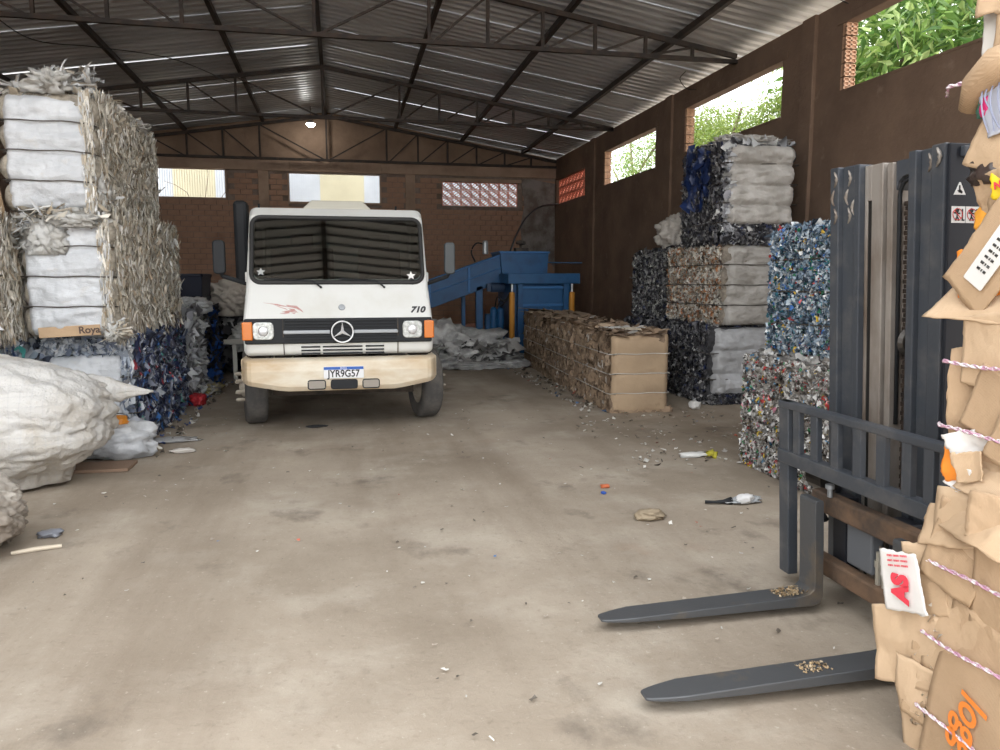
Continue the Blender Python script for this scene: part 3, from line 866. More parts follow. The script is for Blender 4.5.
# printed cardboard strip under the white front of that bale
cb = MB().box(-.24, .25, -1.262, -1.25, -.0, .09).build('cardboard_strip', M_card, t, bevel=.004); cb.rotation_euler = (0, radians(-3), 0)
text_part('print', 'Roya', .085, mat('print_dark', (.09, .06, .05), .8), t, (.16, -1.2655, .055), (pi / 2, radians(-3), 0), .001, world=False, bold=.002)
bale('film_bale', 'brown tinted film bale cut by the left frame edge, middle tier', -3.8, -2.74, 6.62, 8.4, 1.08, 2.04, 4, .03, (.30, .25, .19),
     [('+x', 7000, (.004, .015), (.09, .24), P_FILM, strand), ('-y', 700, (.05, .15), (.1, .2), P_WHT, hang)], M_film)
bale('film_bale', 'bottom left bale of blue and navy film with a white sheet front', -2.62, -1.9, 7.38, 9.55, 0, 1.0, 3, .03, (.10, .12, .17),
     [('+x', 5500, (.012, .045), (.06, .22), P_BLUE, hang), ('-y', 500, (.04, .12), (.03, .08), P_BGREY, dict(crush, vr=(.90, .99))),
      ('top', 500, (.06, .16), (.06, .16), P_BGREY, crush), ('-y', 160, (.03, .06), (.1, .2), P_BGREY, dict(hang, ur=(.92, 1.0)))], M_flk, sheet=M_white,
     sheet_kw=dict(h=.88, k=2, wide=.90, over=.05, wr=.04))
bale('film_bale', 'bottom left bale of mixed teal and blue film behind the big white sack', -3.6, -2.72, 7.2, 9.2, 0, 1.02, 3, .03, (.2, .22, .24),
     [('-y', 1200, (.06, .16), (.05, .12), P_COLR, crush), ('+x', 500, (.06, .16), (.05, .12), P_COLR, crush), ('top', 500, (.06, .16), (.05, .12), P_COLR, crush)], M_flk)
bale('film_bale', 'pale grey film bale behind the bottom left navy one', -2.62, -1.93, 9.72, 10.75, 0, 1.05, 2, .03, (.28, .29, .30),
     [('+x', 1100, (.05, .14), (.15, .38), P_GREY, hang), ('-y', 300, (.05, .12), (.1, .3), P_GREY, hang), ('top', 300, (.08, .2), (.08, .2), P_GREY, crush)], M_flk)
t = bale('film_bale', 'black and bright blue film bale at the rear end of the left row', -2.6, -1.92, 10.9, 11.95, 0, 1.02, 2, .03, (.03, .03, .04),
     [('+x', 900, (.05, .14), (.15, .38), [(.02, .09, .34, 4), (.02, .02, .025, 4), (.05, .05, .06, 2)], hang), ('-y', 300, (.05, .12), (.1, .3), P_DARK, hang),
      ('top', 300, (.08, .2), (.08, .2), P_DARK, crush)], M_flk)
# loose cardboard wedge at the left frame edge
o = MB().prism([(6.95, 2.06), (7.02, 2.34), (7.1, 2.1)], 'x', -3.1, -2.72).build('cardboard_scrap', M_card); tag(o, 'folded brown cardboard scrap wedged under the topmost left bale', 'cardboard')

# right stack of dark bales
bale('plastic_bale', 'bottom bale of the tall right stack, dark scraps with smooth grey front', 4.43, 5.27, 8.47, 9.72, 0, .96, 3, .035, (.05, .05, .055),
     [('-x', 4600, (.014, .045), (.03, .11), P_DARK, crush), ('-y', 500, (.03, .09), (.03, .1), P_DARK, dict(crush, vr=(0, .12))), ('top', 300, (.04, .1), (.04, .1), P_DARK, crush)], M_flk, sheet=M_grey,
     sheet_kw=dict(h=.84, z0=.11, wide=.94, over=.05, wr=.035), straps=True)
bale('plastic_bale', 'middle bale of the tall right stack, cream and rust scraps with taupe front', 4.58, 5.42, 8.47, 10.0, .985, 1.97, 4, .03, (.30, .26, .21),
     [('-x', 5600, (.012, .042), (.025, .09), P_RUST, crush), ('top', 300, (.04, .1), (.04, .1), P_DARK, crush)], M_flk, sheet=M_greyt, sheet_kw=dict(wide=.97, over=.03, wr=.03, amp=.024))
bale('plastic_bale', 'topmost bale of the tall right stack, blue-black scraps with off-white woven front', 4.55, 5.46, 8.47, 9.5, 1.99, 3.16, 5, .045, (.04, .045, .06),
     [('-x', 4400, (.014, .045), (.04, .14), P_DARK, crush), ('-x', 120, (.04, .1), (.15, .35), [(.012, .028, .10, 1)], dict(hang, vr=(.45, .95), ur=(.2, .75))),
      ('-y', 900, (.04, .1), (.03, .09), P_DARK, dict(crush, vr=(0, .19))), ('top', 300, (.06, .14), (.06, .14), P_GREY, crush),
      ('-y', 160, (.05, .1), (.05, .12), P_GREY, dict(crush, ur=(0, .1)))], M_flk, sheet=M_greyw,
     sheet_kw=dict(h=.96, k=4, amp=.065, z0=.2, over=.05, wide=1.0, wr=.045, curl=.07))
bale('plastic_bale', 'grey and black scrap bale behind the rust-speckled one, under a pale sack', 4.6, 5.4, 10.12, 11.35, .985, 1.95, 4, .03, (.08, .08, .08),
     [('-x', 4400, (.014, .045), (.03, .11), P_DARK + [(.32, .33, .31, 3)], crush), ('-y', 700, (.03, .09), (.04, .13), P_DARK, crush), ('top', 500, (.05, .12), (.05, .12), P_DARK, crush)], M_flk)
bale('plastic_bale', 'dark scrap bale on the floor behind the cardboard bale row', 4.42, 5.2, 9.86, 11.2, 0, .95, 3, .03, (.05, .05, .05),
     [('-x', 1600, (.03, .09), (.04, .13), P_DARK, crush), ('-y', 500, (.03, .09), (.04, .13), P_DARK, crush)], M_flk)
# bottle bales beside the forklift
bale('bottle_bale', 'lower bale of crushed clear bottles with colourful caps, beside the forklift', 3.32, 4.5, 4.45, 5.7, 0, .94, 3, .03, (.22, .21, .20),
     [('-x', 9500, (.010, .038), (.014, .055), P_PETL, crush), ('-y', 3500, (.015, .045), (.02, .06), P_PETL, crush), ('top', 700, (.03, .08), (.03, .08), P_PETL, crush), ('+y', 500, (.03, .08), (.03, .1), P_PETL, crush)], M_pet, 'crushed_bottles', rz=radians(-1), straps=True)
bale('bottle_bale', 'upper bale of crushed bluish bottles stacked beside the forklift mast', 3.5, 4.6, 4.5, 5.66, .955, 1.95, 4, .025, (.10, .13, .17),
     [('-x', 9500, (.010, .036), (.014, .055), P_PETU, crush), ('-y', 3500, (.015, .045), (.02, .06), P_PETU, crush), ('top', 800, (.03, .08), (.03, .08), P_PETU, crush), ('+y', 500, (.03, .08), (.03, .1), P_PETU, crush)], M_pet, 'crushed_bottles', rz=radians(1))
# row of cardboard bales on the floor
cflk = dict(curl=.07, tilt=.14, ang=.3, lift=(-.004, .014), jit=.09)
def cardbale(label, x0, y0, y1, h, rz, front):
    return bale('cardboard_bale', label, x0, x0 + .71, y0, y1, 0, h, 4, .018, (.29, .205, .14),
         [('-x', 2200, (.04, .13), (.03, .11), P_CARD, cflk), ('top', 320, (.08, .25), (.08, .25), P_CARD, dict(cflk, tilt=.2)), ('-y', 60 if front else 500, (.05, .14), (.04, .1), P_CARD, dict(cflk, vr=(0, .04) if front else (0, .98)))],
         M_cardflk, 'compressed_cardboard', sheet=M_cardf if front else None, rz=rz, strapm=M_strap_w, strap_r=.005, sheet_kw=dict(wr=.006, amp=.014, wide=1.0, curl=.02, over=.015))
cb1 = cardbale('front cardboard bale of the floor row, flat tan end facing the camera', 3.07, 8.15, 9.72, .92, radians(-2.5), True)
cardbale('middle cardboard bale of the floor row, between the front and rear ones', 3.15, 9.82, 11.55, .93, radians(-3.5), False)
cardbale('rear cardboard bale of the floor row, against the blue baling press', 3.28, 11.68, 13.45, .95, radians(-3), False)

def loose_board(name, label, cat, c, w, d, rz, m, tilt=(0, 0), th=.006, seed=1):
    o = MB().grid(lambda u, v: ((u - .5) * w * (1 + .05 * sin(v * 9 + seed)), (v - .5) * d * (1 + .05 * sin(u * 7 + seed)), .012 * fbm((u * 3 + seed, v * 3, 1), 2)), 10, 8).build(name, m, None, solid=th)
    o.location = c; o.rotation_euler = (tilt[0], tilt[1], rz)
    return tag(o, label, cat)
loose_board('cardboard_sheet', 'flat brown cardboard sheet lying on the rear cardboard bale', 'cardboard', (3.65, 11.9, .975), .75, 1.3, -.1, M_card_d, (0.02, .0), seed=2)
loose_board('cardboard_sheet', 'bent cardboard sheet on the rearmost corner of the cardboard row', 'cardboard', (3.5, 13.0, 1.0), .5, .8, .3, M_card_d, (0, .12), seed=5)
loose_board('paper_sheet', 'white paper sheet lying on the front cardboard bale', 'paper', (3.42, 8.85, .955), .46, .4, .1, mat('white_paper', (.72, .72, .70), .7), seed=3)
loose_board('paper_sheet', 'small cream folded paper on the front edge of the front cardboard bale', 'paper', (3.42, 8.42, .96), .3, .22, -.1, mat('cream_paper', (.62, .55, .44), .7), (0.05, .05), seed=4)

bagt = thing('big_bag', 'large dirty white raffia sack slumped on the floor at left, corner ear sticking out', 'sack', (-2.75, 6.15, 0))
sack('bag_body', None, (-.1, .05, 0), (1.06, .64, .50), M_bag, 4.2, fold=.05, ex=2.5, parent=bagt, rz=.1, top_pull=.22, rough_f=1.3, wrk=.65, sub=6, tail=(.35, .2))
ear = MB().tube(curve([(.42, .28, .66), (.68, .36, .69), (.88, .42, .665), (1.04, .46, .64), (1.2, .51, .62)], 5), [.16 * (1 - k / 20) ** 1.1 + .008 for k in range(21)], 16)
e = ear.build('tied_ear', M_bag, bagt, smooth=True)
e2 = MB().tube(curve([(.5, .3, .62), (.78, .38, .60), (1.0, .44, .615), (1.17, .49, .61)], 5), [.13 * (1 - k / 15) ** 1.1 + .006 for k in range(16)], 12).build('tied_ear', M_bag, bagt, smooth=True)
for q in (e, e2):
    for v in q.data.vertices:
        f_ = max(0, min(1, (1.15 - v.co.x) / .5)); v.co += Vector((0, .05 * f_ * fbm(v.co * 12, 3), .06 * f_ * fbm(v.co * 10 + Vector((3, 1, 0)), 3)))
for zz, yy in ((.38, -.2), (.44, .1)):
    pass
sack('big_bag', 'smaller grey grimy woven sack on the floor at the left frame edge', (-2.30, 4.60, 0), (.48, .40, .225), M_bagd, 9.1, fold=.08, rz=.3, wrk=1.1, sub=6, rough_f=1.6)
cardl = MB().box(-2.45, -1.72, 6.42, 6.72, .005, .03).build('cardboard_sheet', mat('brown_board', (.24, .16, .11), .9, bump=.3)); cardl.rotation_euler = (0, 0, 0); tag(cardl, 'dark brown flattened board on the floor under the big white sack', 'cardboard')
# clear plastic bag of rubbish by the big sack
rb = thing('rubbish_bag', 'clear plastic bag of coloured rubbish in front of the navy film bale', 'bag', (-1.98, 7.0, 0))
sack('clear_bag', None, (0, 0, 0), (.33, .22, .15), mat('clear_bag_film', (.62, .64, .66), .2, col2=(.45, .47, .5), nscale=5, bump=.6, bscale=14, spec=.8), 2.3, fold=.25, sub=4, parent=rb)
sack('orange_wrapper', None, (.02, -.02, .27), (.11, .08, .05), mat('orange_plastic', (.75, .28, .03), .4), 5.0, fold=.3, sub=3, parent=rb)
sack('green_wrapper', None, (-.15, -.10, .20), (.11, .09, .06), mat('green_plastic', (.05, .26, .10), .4), 6.0, fold=.3, sub=3, parent=rb)
sack('pink_wrapper', None, (-.26, .02, .14), (.09, .08, .08), mat('pink_plastic', (.42, .28, .30), .5), 7.0, fold=.3, sub=3, parent=rb)
sack('grey_wrapper', None, (.14, .06, .14), (.15, .1, .09), mat('bluegrey_film', (.45, .48, .54), .3), 8.0, fold=.3, sub=3, parent=rb)
sack('white_sack', 'pale crumpled sack perched behind the topmost right bale', (4.86, 10.4, 1.97), (.26, .3, .24), mat('pale_sack', (.50, .47, .43), .8, bump=.4, bscale=8), 12., fold=.2, ex=3)
sack('white_sack', 'white cloth bunched on the top of the topmost right bale', (4.98, 8.75, 3.15), (.40, .22, .07), M_greyw, 13., fold=.4)
sack('white_sack', 'white folded sack hanging over the pale grey film bale', (-2.05, 10.9, 1.04), (.28, .34, .13), mat('soft_white', (.55, .56, .57), .6, bump=.3), 14., fold=.25)
sack('white_sack', 'large cream sack on the dark heap between left row and truck', (-1.66, 13.0, .95), (.40, .36, .29), mat('cream_sack', (.52, .47, .41), .8, bump=.4), 15., fold=.2, ex=3)
sack('white_sack', 'crumpled white bag at the foot of the dark heap', (-1.42, 12.4, .42), (.26, .25, .22), mat('white_bag', (.6, .6, .58), .6, bump=.4), 16., fold=.3)
sack('red_bag', 'small red plastic bag on the floor by the left row', (-1.78, 9.75, 0), (.10, .14, .07), mat('red_plastic', (.45, .03, .04), .4), 17., fold=.3, sub=4, cat='bag')
sack('yellow_rag', 'yellow and grey rag at the foot of the blue-black bale', (-1.75, 10.75, 0), (.12, .2, .07), mat('yellow_rag', (.5, .42, .16), .8, col2=(.3, .3, .32), nscale=8), 18., fold=.4, sub=4, cat='rag')
# dark heap, bin and bar in the back left
hp = thing('scrap_heap', 'heap of black scrap between the left row and the truck', 'heap', (-1.5, 13.9, 0))
sack('heap_mound', None, (0, 0, 0), (.75, .9, .52), mat('black_scrap', (.02, .02, .022), .5, bump=.6), 21., fold=.25, parent=hp)
flake_mesh('scrap_film', [flakes(500, (-.7, -.95, .1), (1.4, 0, 0), (0, 0, .95), (.08, .25), (.08, .25), P_DARK, curl=.3, tilt=.8, ang=1, lift=(-.2, .1)),
                          flakes(400, (-.7, -.8, .9), (1.4, 0, 0), (0, 1.6, 0), (.08, .25), (.08, .25), P_DARK, curl=.3, tilt=.8, ang=1, lift=(-.1, .2))], M_flk, hp)
bn = thing('plastic_bin', 'dark navy plastic bin behind the left row of bales', 'bin', (-2.42, 12.42, 0))
mb_ = mat('navy_plastic', (.009, .014, .035), .5)
m_ = MB(); 
for (a, z) in ((1, 0),): pass
w0, w1, h_ = .30, .40, 1.62
m_.add([(-w0, -w0, 0), (w0, -w0, 0), (w0, w0, 0), (-w0, w0, 0), (-w1, -w1, h_), (w1, -w1, h_), (w1, w1, h_), (-w1, w1, h_), (-w1 + .03, -w1 + .03, h_), (w1 - .03, -w1 + .03, h_), (w1 - .03, w1 - .03, h_), (-w1 + .03, w1 - .03, h_),
        (-w0 + .03, -w0 + .03, .04), (w0 - .03, -w0 + .03, .04), (w0 - .03, w0 - .03, .04), (-w0 + .03, w0 - .03, .04)],
       [(3, 2, 1, 0)] + [(i, (i + 1) % 4, 4 + (i + 1) % 4, 4 + i) for i in range(4)] + [(4 + i, 4 + (i + 1) % 4, 8 + (i + 1) % 4, 8 + i) for i in range(4)] + [(8 + i, 8 + (i + 1) % 4, 12 + (i + 1) % 4, 12 + i) for i in range(4)] + [(12, 13, 14, 15)])
m_.build('bin_body', mb_, bn, bevel=.015)
for z in (1.24, 1.58):
    q = w0 + (w1 - w0) * z / h_ + .012
    MB().box(-q, q, -q, -q + .05, z, z + .05).box(-q, q, q - .05, q, z, z + .05).box(-q, -q + .05, -q, q, z, z + .05).box(q - .05, q, -q, q, z, z + .05).build('rim', mb_, bn, bevel=.01)
o = MB().bar((-1.75, 12.0, .60), (-1.05, 11.7, .63), .07, .07).bar((-1.6, 12.0, 0), (-1.6, 12.0, .57), .06).bar((-1.2, 11.8, 0), (-1.2, 11.8, .6), .06).build('painted_rail', mat('white_rail', (.72, .70, .64), .5)); tag(o, 'white painted low rail between the left row and the truck', 'rail')
# pile of loose film by the press
fh = thing('film_heap', 'grey-white heap of loose plastic film between truck and blue press', 'heap', (2.15, 13.4, 0))
for i, (x, y, z, rx, ry, rz_, c) in enumerate(((0, .2, 0, .85, .55, .33, .58), (-.45, 0, .1, .4, .4, .34, .66), (-.1, -.25, .02, .5, .35, .22, .72), (.45, -.2, 0, .55, .4, .13, .52), (.75, -.5, 0, .4, .3, .07, .6), (-.55, -.5, 0, .45, .3, .12, .54), (.15, -.6, 0, .5, .28, .06, .5))):
    sack('film_sheet', None, (x, y, z), (rx, ry, rz_), mat('film_%d' % i, (c, c, c * .98), .5, col2=(c * .6,) * 3, nscale=5, bump=.6, bscale=9), 30. + i * 2.3, fold=.28, rough_f=2.8, sub=4, parent=fh)
flake_mesh('film_scraps', [flakes(700, (-.95, -.6, .05), (1.9, 0, 0), (0, .9, 0), (.08, .3), (.08, .3), [(.5, .5, .49, 3), (.35, .34, .33, 3), (.08, .08, .08, 1)], curl=.25, tilt=.5, ang=2, lift=(0, .35))], M_flk, fh)
# ------------------------------------------------------------------ truck
M_tw = mat('truck_white', (.72, .73, .71), .35, col2=(.62, .61, .56), nscale=1.6, lo=.5, hi=.8, coat=.3)
def mud_white():
    m = mat('truck_muddy_white', (.74, .68, .56), .55, col2=(.52, .37, .21), nscale=2.0, lo=.38, hi=.68, stretch=(.7, 1, 1.8), col3=(.62, .50, .34), n3=6, lo3=.45, hi3=.8)
    return m
M_tm = mud_white()
M_blk = mat('black_plastic', (.018, .02, .023), .6, spec=.3)
M_rub = mat('black_rubber', (.02, .02, .02), .6)
M_tyre = mat('tyre_rubber', (.075, .072, .07), .85, col2=(.13, .12, .11), nscale=6, bump=.2)
M_chr = mat('chrome', (.78, .79, .81), .3, .45)
M_sil = mat('silver_paint', (.34, .36, .38), .4, .4)
M_org = mat('amber_lens', (.66, .18, .02), .25, coat=.5)
M_lens = mat('headlamp_glass', (.62, .64, .62), .12, .5, col2=(.36, .38, .37), nscale=30, bump=.3, bscale=60, coat=.6)
M_glass = glass_mat('windscreen_glass', (.34, .38, .37), ior=1.95)
M_seat = mat('seat_fabric', (.05, .05, .055), .9)
M_hub = mat('dusty_hub', (.50, .45, .37), .7, col2=(.35, .30, .24), nscale=9)
M_under = mat('underbody_steel', (.05, .042, .036), .8, .2, col2=(.11, .085, .065), nscale=6)
TR = thing('truck', 'white cab-over truck facing the camera, mud-stained bumper and black grille band', 'truck', (-.01, 8.45, 0))
TX = -.01
HWZ = [(0, .935), (1.16, .935), (1.5, .905), (2.2, .89), (2.4, .86)]
def hw(z):
    for (a, b), (c, d) in zip(HWZ[:-1], HWZ[1:]):
        if z <= c: return b + (d - b) * (z - a) / (c - a)
    return HWZ[-1][1]
PROF = [(7.70, .79), (7.665, .92), (7.66, 1.17), (7.82, 1.49), (8.13, 2.20), (8.24, 2.28), (8.6, 2.315), (9.5, 2.30), (9.62, 2.2), (9.62, .79)]
def cab_solid(inset):
    m_ = MB(); vs = []
    cy = sum(p[0] for p in PROF) / len(PROF); cz = sum(p[1] for p in PROF) / len(PROF)
    for s_ in (-1, 1):
        for y, z in PROF:
            if inset:
                y = y + inset * (1.3 if y < cy else -1) ; z = z + (inset if z < cz else -inset)
            vs.append((TX + s_ * (hw(z) - inset), y, z))
    n = len(PROF)
    m_.add(vs, [tuple(range(n - 1, -1, -1)), tuple(range(n, 2 * n))] + [(i, (i + 1) % n, n + (i + 1) % n, n + i) for i in range(n)])
    return m_
def rrect(w, h, r, n=5, cx=0, cy=0):
    pts = []
    for (x, y, a0) in ((w / 2 - r, -h / 2 + r, -90), (w / 2 - r, h / 2 - r, 0), (-w / 2 + r, h / 2 - r, 90), (-w / 2 + r, -h / 2 + r, 180)):
        for k in range(n + 1):
            a = radians(a0 + 90 * k / n); pts.append((cx + x + r * cos(a), cy + y + r * sin(a)))
    return pts
shell = cab_solid(0).build('cab_shell', M_tw, TR, world=True)
md = shell.modifiers.new('b', 'BEVEL'); md.width = .06; md.segments = 4; md.limit_method = 'ANGLE'; md.angle_limit = radians(50)
inner = cab_solid(.05).build('cut', M_tw, TR, world=True)
ws = MB().prism(rrect(1.66, .62, .08, 5, TX, 1.855), 'y', 7.3, 8.45).build('cut', M_tw, TR, world=True)
sw = MB().prism(rrect(.95, .55, .08, 5, 8.85, 1.85), 'x', -1.3, 1.3).build('cut', M_tw, TR, world=True)
for c in (inner, ws, sw):
    md = shell.modifiers.new('c', 'BOOLEAN'); md.object = c; md.operation = 'DIFFERENCE'; md.solver = 'EXACT'
bpy.context.view_layer.update()
bake(shell)
for c in (inner, ws, sw): kill(c)
def slant(p0, p1):
    d = Vector((0, p1[0] - p0[0], p1[1] - p0[1])); L_ = d.length; d.normalize()
    n_ = Vector((0, -d.z, d.y))
    return lambda x, s_, o=0.0: Vector((TX + x, p0[0], p0[1])) + d * s_ + n_ * o
SW = slant((7.82, 1.49), (8.13, 2.20))
SH = slant((7.66, 1.17), (7.82, 1.49))
def plate_on(S, pts, o0, o1, m_=None):
    m_ = m_ or MB()
    n = len(pts)
    vs = [S(x, s_, o0) for x, s_ in pts] + [S(x, s_, o1) for x, s_ in pts]
    return m_.add(vs, [tuple(range(n - 1, -1, -1)), tuple(range(n, 2 * n))] + [(i, (i + 1) % n, n + (i + 1) % n, n + i) for i in range(n)])
oc = rrect(1.70, .72, .09, 6, 0, .385)
plate_on(SW, rrect(1.69, .71, .09, 6, 0, .385), -.004, .004).build('windscreen', M_glass, TR, world=True)
MB().tube([SW(x, s_, .008) for x, s_ in oc + oc[:1]], .022, 8, cap=False).build('windscreen_seal', M_rub, TR, world=True, smooth=True)
for s_ in (-1, 1):
    MB().prism(rrect(.93, .53, .08, 5, 8.85, 1.85), 'x', TX + s_ * .87 - .003, TX + s_ * .87 + .003).build('side_window', M_glass, TR, world=True)
# grille band
gr = MB().box(TX - .915, TX + .915, 7.635, 7.70, .915, 1.165).build('grille_band', M_blk, TR, world=True, bevel=.015)
for k, z in enumerate((.955, .985, 1.075, 1.105, 1.135)):
    MB().box(TX - .53, TX + .55, 7.622, 7.64, z, z + .014).build('grille_slat', M_blk, gr, world=True, bevel=.003)
for xa, xb in ((-.55, -.10), (.13, .57)):
    MB().prism([(xa + TX, 1.012), (xb + TX, 1.012), (xb + TX, 1.048), (xa + TX, 1.048)], 'y', 7.61, 7.64).build('grille_bar', M_sil, TR, world=True, bevel=.008)
em = MB().lathe([(.097, 0), (.108, -.012), (.112, 0), (.108, .012), (.097, 0)], 'y', (TX + .02, 7.605, 1.03), 36).build('emblem_ring', M_chr, TR, world=True, smooth=True)
m_ = MB()
for k in range(3):
    a = pi / 2 + k * 2 * pi / 3
    c = Vector((TX + .02, 7.605, 1.03)); d = Vector((cos(a), 0, sin(a))); q = Vector((-sin(a), 0, cos(a)))
    f_, b_ = Vector((0, -.014, 0)), Vector((0, .008, 0))
    t1 = c + d * .1; l = c + q * .02 - d * .012; r_ = c - q * .02 - d * .012
    m_.add([c + f_, l, t1, r_, c + b_], [(0, 1, 2), (0, 2, 3), (4, 2, 1), (4, 3, 2)])
m_.build('emblem_star', M_chr, em, world=True)
for s_, xa, xb in ((-1, -.835, -.635), (1, .615, .815)):
    h = thing('x', '', ''); kill(h)
    hl = MB().prism(rrect(xb - xa, .175, .045, 5, TX + (xa + xb) / 2, 1.045), 'y', 7.615, 7.66).build('headlight', M_lens, TR, world=True, bevel=.01)
    MB().lathe([(.0, 7.604), (.035, 7.606), (.05, 7.614), (.05, 7.62)], 'y', (TX + (xa + xb) / 2, 0, 1.045), 20).build('bulb_shield', M_chr, hl, world=True, smooth=True)
    xi = TX + (s_ * .885)
    MB().prism(rrect(.10, .18, .012, 3, xi, 1.045), 'y', 7.612, 7.72).build('indicator', M_org, TR, world=True, bevel=.012)
# black boxes painting the shade inside slots below the band; panel seams
for xa, xb in ((-.385, -.20), (-.175, .215), (.245, .43)):
    for z in (.795, .83, .865):
        zz = z + .012
        yv = 7.70 - (zz - .79) / .13 * .035
        MB().box(TX + xa, TX + xb, yv - .006, yv + .02, z + .006, z + .022).build('vent_slot_shade', M_blk, TR, world=True)
for x in (-.55, .57):
    MB().prism([(7.69, .80), (7.654, .92), (7.654, .915), (7.63, 1.0), (7.63, 1.165), (7.66, 1.165), (7.70, .80)], 'x', TX + x - .004, TX + x + .004).build('panel_seam', M_under, TR, world=True)
# bumper
bp = MB()
nx = 24; ring = []
vs = []
def bump_sec(u):
    """u -1..1 across the width; returns centre offset in plan"""
    x = u * .985
    e = max(0, abs(u) - .86) / .14
    return x - math.copysign(.03 * e * e, u) if u else x, 7.47 + .20 * e ** 2
us = [-1, -.985, -.96, -.93, -.9, -.86] + [i / 10 * .86 for i in range(-9, 10)] + [.86, .9, .93, .96, .985, 1]
for u in us:
    x, y = bump_sec(u); e = max(0, abs(u) - .55) / .45; zb = .46 + .085 * e
    for (dy, z) in ((.03, zb), (0, zb + .05), (-.005, .66), (.012, .755), (.05, .775), (.22, .775), (.22, zb)):
        vs.append((TX + x, y + dy, z))
n = 7
fs = [(i * n + k, i * n + (k + 1) % n, (i + 1) * n + (k + 1) % n, (i + 1) * n + k) for i in range(len(us) - 1) for k in range(n)]
fs += [tuple(range(n)), tuple((len(us) - 1) * n + k for k in range(n))]
bp.add(vs, fs)
for s_ in (-1, 1):
    bp.box(TX + s_ * .93 - .03, TX + s_ * .93 + .03, 7.66, 8.02, .56, .77)
bump = bp.build('bumper', M_tm, TR, world=True, smooth=False, bevel=.01)
for xa, xb, m_ in ((-.32, -.155, mat('slot_grey', (.33, .30, .26), .8)), (-.10, .15, M_blk), (.205, .365, mat('slot_grey', (.3, .3, .3), .8))):
    MB().prism(rrect(xb - xa, .085, .02, 4, TX + (xa + xb) / 2, .525), 'y', 7.462, 7.5).build('bumper_slot_shade', m_, bump, world=True)  # darker plates: shade of the recessed openings put into the colour
    MB().tube([(TX + x, 7.464, z) for x, z in rrect(xb - xa, .085, .02, 4, (xa + xb) / 2, .525) + rrect(xb - xa, .085, .02, 4, (xa + xb) / 2, .525)[:1]], .006, 5, cap=False).build('slot_rim', M_blk, bump, world=True)
pl = MB().box(TX - .17, TX + .215, 7.445, 7.468, .585, .70).build('licence_plate', mat('plate_white', (.78, .79, .80), .4), TR, world=True, bevel=.003)
MB().box(TX - .168, TX + .213, 7.4435, 7.446, .672, .699).build('plate_band', mat('plate_blue', (.03, .12, .48), .4), pl, world=True)
text_part('plate_number', 'JYR9G57', .098, mat('plate_ink', (.02, .02, .02), .6), pl, (TX + .022, 7.444, .630), (pi / 2, 0, 0), .001, sx=.84, bold=.002)
text_part('plate_country', 'BRASIL', .022, mat('plate_white2', (.85, .85, .85), .5), pl, (TX + .022, 7.443, .686), (pi / 2, 0, 0), .0006, sx=1.0)
# hood marks
hd = MB()
hd.lathe([(0, -.012), (.03, -.010), (.034, 0)], 'y', (0, 0, 0), 18)
o = hd.build('hood_badge', M_sil, TR); o.location = SH(.02, .11, .002) - Vector(TR.location); o.rotation_euler = (-radians(26), 0, 0)
o = text_part('model_number', '710', .088, mat('badge_dark', (.03, .03, .035), .4), TR, SH(.775, .075, .003), (pi / 2 - radians(26), 0, 0), .004, sx=1.1, shear=.3, bold=.004)
M_decal = mat('faded_red_decal', (.50, .26, .24), .5, col2=(.55, .42, .40), nscale=14)
m_ = MB()
for pts in ([(-.74, .165), (-.60, .150), (-.48, .115), (-.56, .125), (-.68, .155)], [(-.63, .14), (-.52, .10), (-.50, .085), (-.58, .115)], [(-.52, .14), (-.42, .13), (-.37, .085), (-.35, .055), (-.42, .10), (-.50, .12)],
            [(-.50, .10), (-.44, .095), (-.40, .05), (-.45, .075)], [(-.56, .07), (-.46, .085), (-.43, .065), (-.52, .06)], [(-.58, .05), (-.50, .065), (-.48, .052), (-.54, .042)], [(-.47, .055), (-.42, .06), (-.44, .04)]):
    plate_on(SH, pts, .0, .0025, m_)
m_.build('bird_decal', M_decal, TR, world=True)
# wipers, stickers
for xa, xb in ((-.45, -.18), (.28, .45)):
    MB().tube([SW(xb, -.03, .02), SW(xb - .08, .03, .035), SW(xa - .28, .055, .03)], .009, 6).build('wiper', M_blk, TR, world=True)
    MB().lathe([(.012, -.01), (.012, .015)], 'y', SW(xb, -.03, .015), 8).build('wiper_pivot', M_blk, TR, world=True)
def star(S, x, s_, r, m_, o0):
    pts = [(x + (r if k % 2 == 0 else r * .45) * sin(k * pi / 5), s_ + (r if k % 2 == 0 else r * .45) * cos(k * pi / 5)) for k in range(10)]
    return plate_on(S, pts, o0, o0 + .002)
star(SW, -.76, .14, .045, None, .005).build('star_sticker', mat('sticker_grey', (.4, .42, .42), .6), TR, world=True)
star(SW, .73, .10, .05, None, .005).build('star_sticker', mat('sticker_white', (.8, .8, .78), .6), TR, world=True)
plate_on(SW, rrect(.06, .06, .03, 5, .74, .03), .005, .008).build('round_sticker', M_blk, TR, world=True)
# roof hatch
m_ = MB()
m_.add([(TX - .36, 8.35, 2.29), (TX + .36, 8.35, 2.29), (TX + .36, 9.1, 2.31), (TX - .36, 9.1, 2.31), (TX - .27, 8.43, 2.385), (TX + .27, 8.43, 2.385), (TX + .27, 9.0, 2.395), (TX - .27, 9.0, 2.395)],
       [(3, 2, 1, 0), (4, 5, 6, 7), (0, 1, 5, 4), (1, 2, 6, 5), (2, 3, 7, 6), (3, 0, 4, 7)])
m_.build('roof_hatch', mat('cream_plastic', (.60, .58, .50), .6), TR, world=True, bevel=.015)
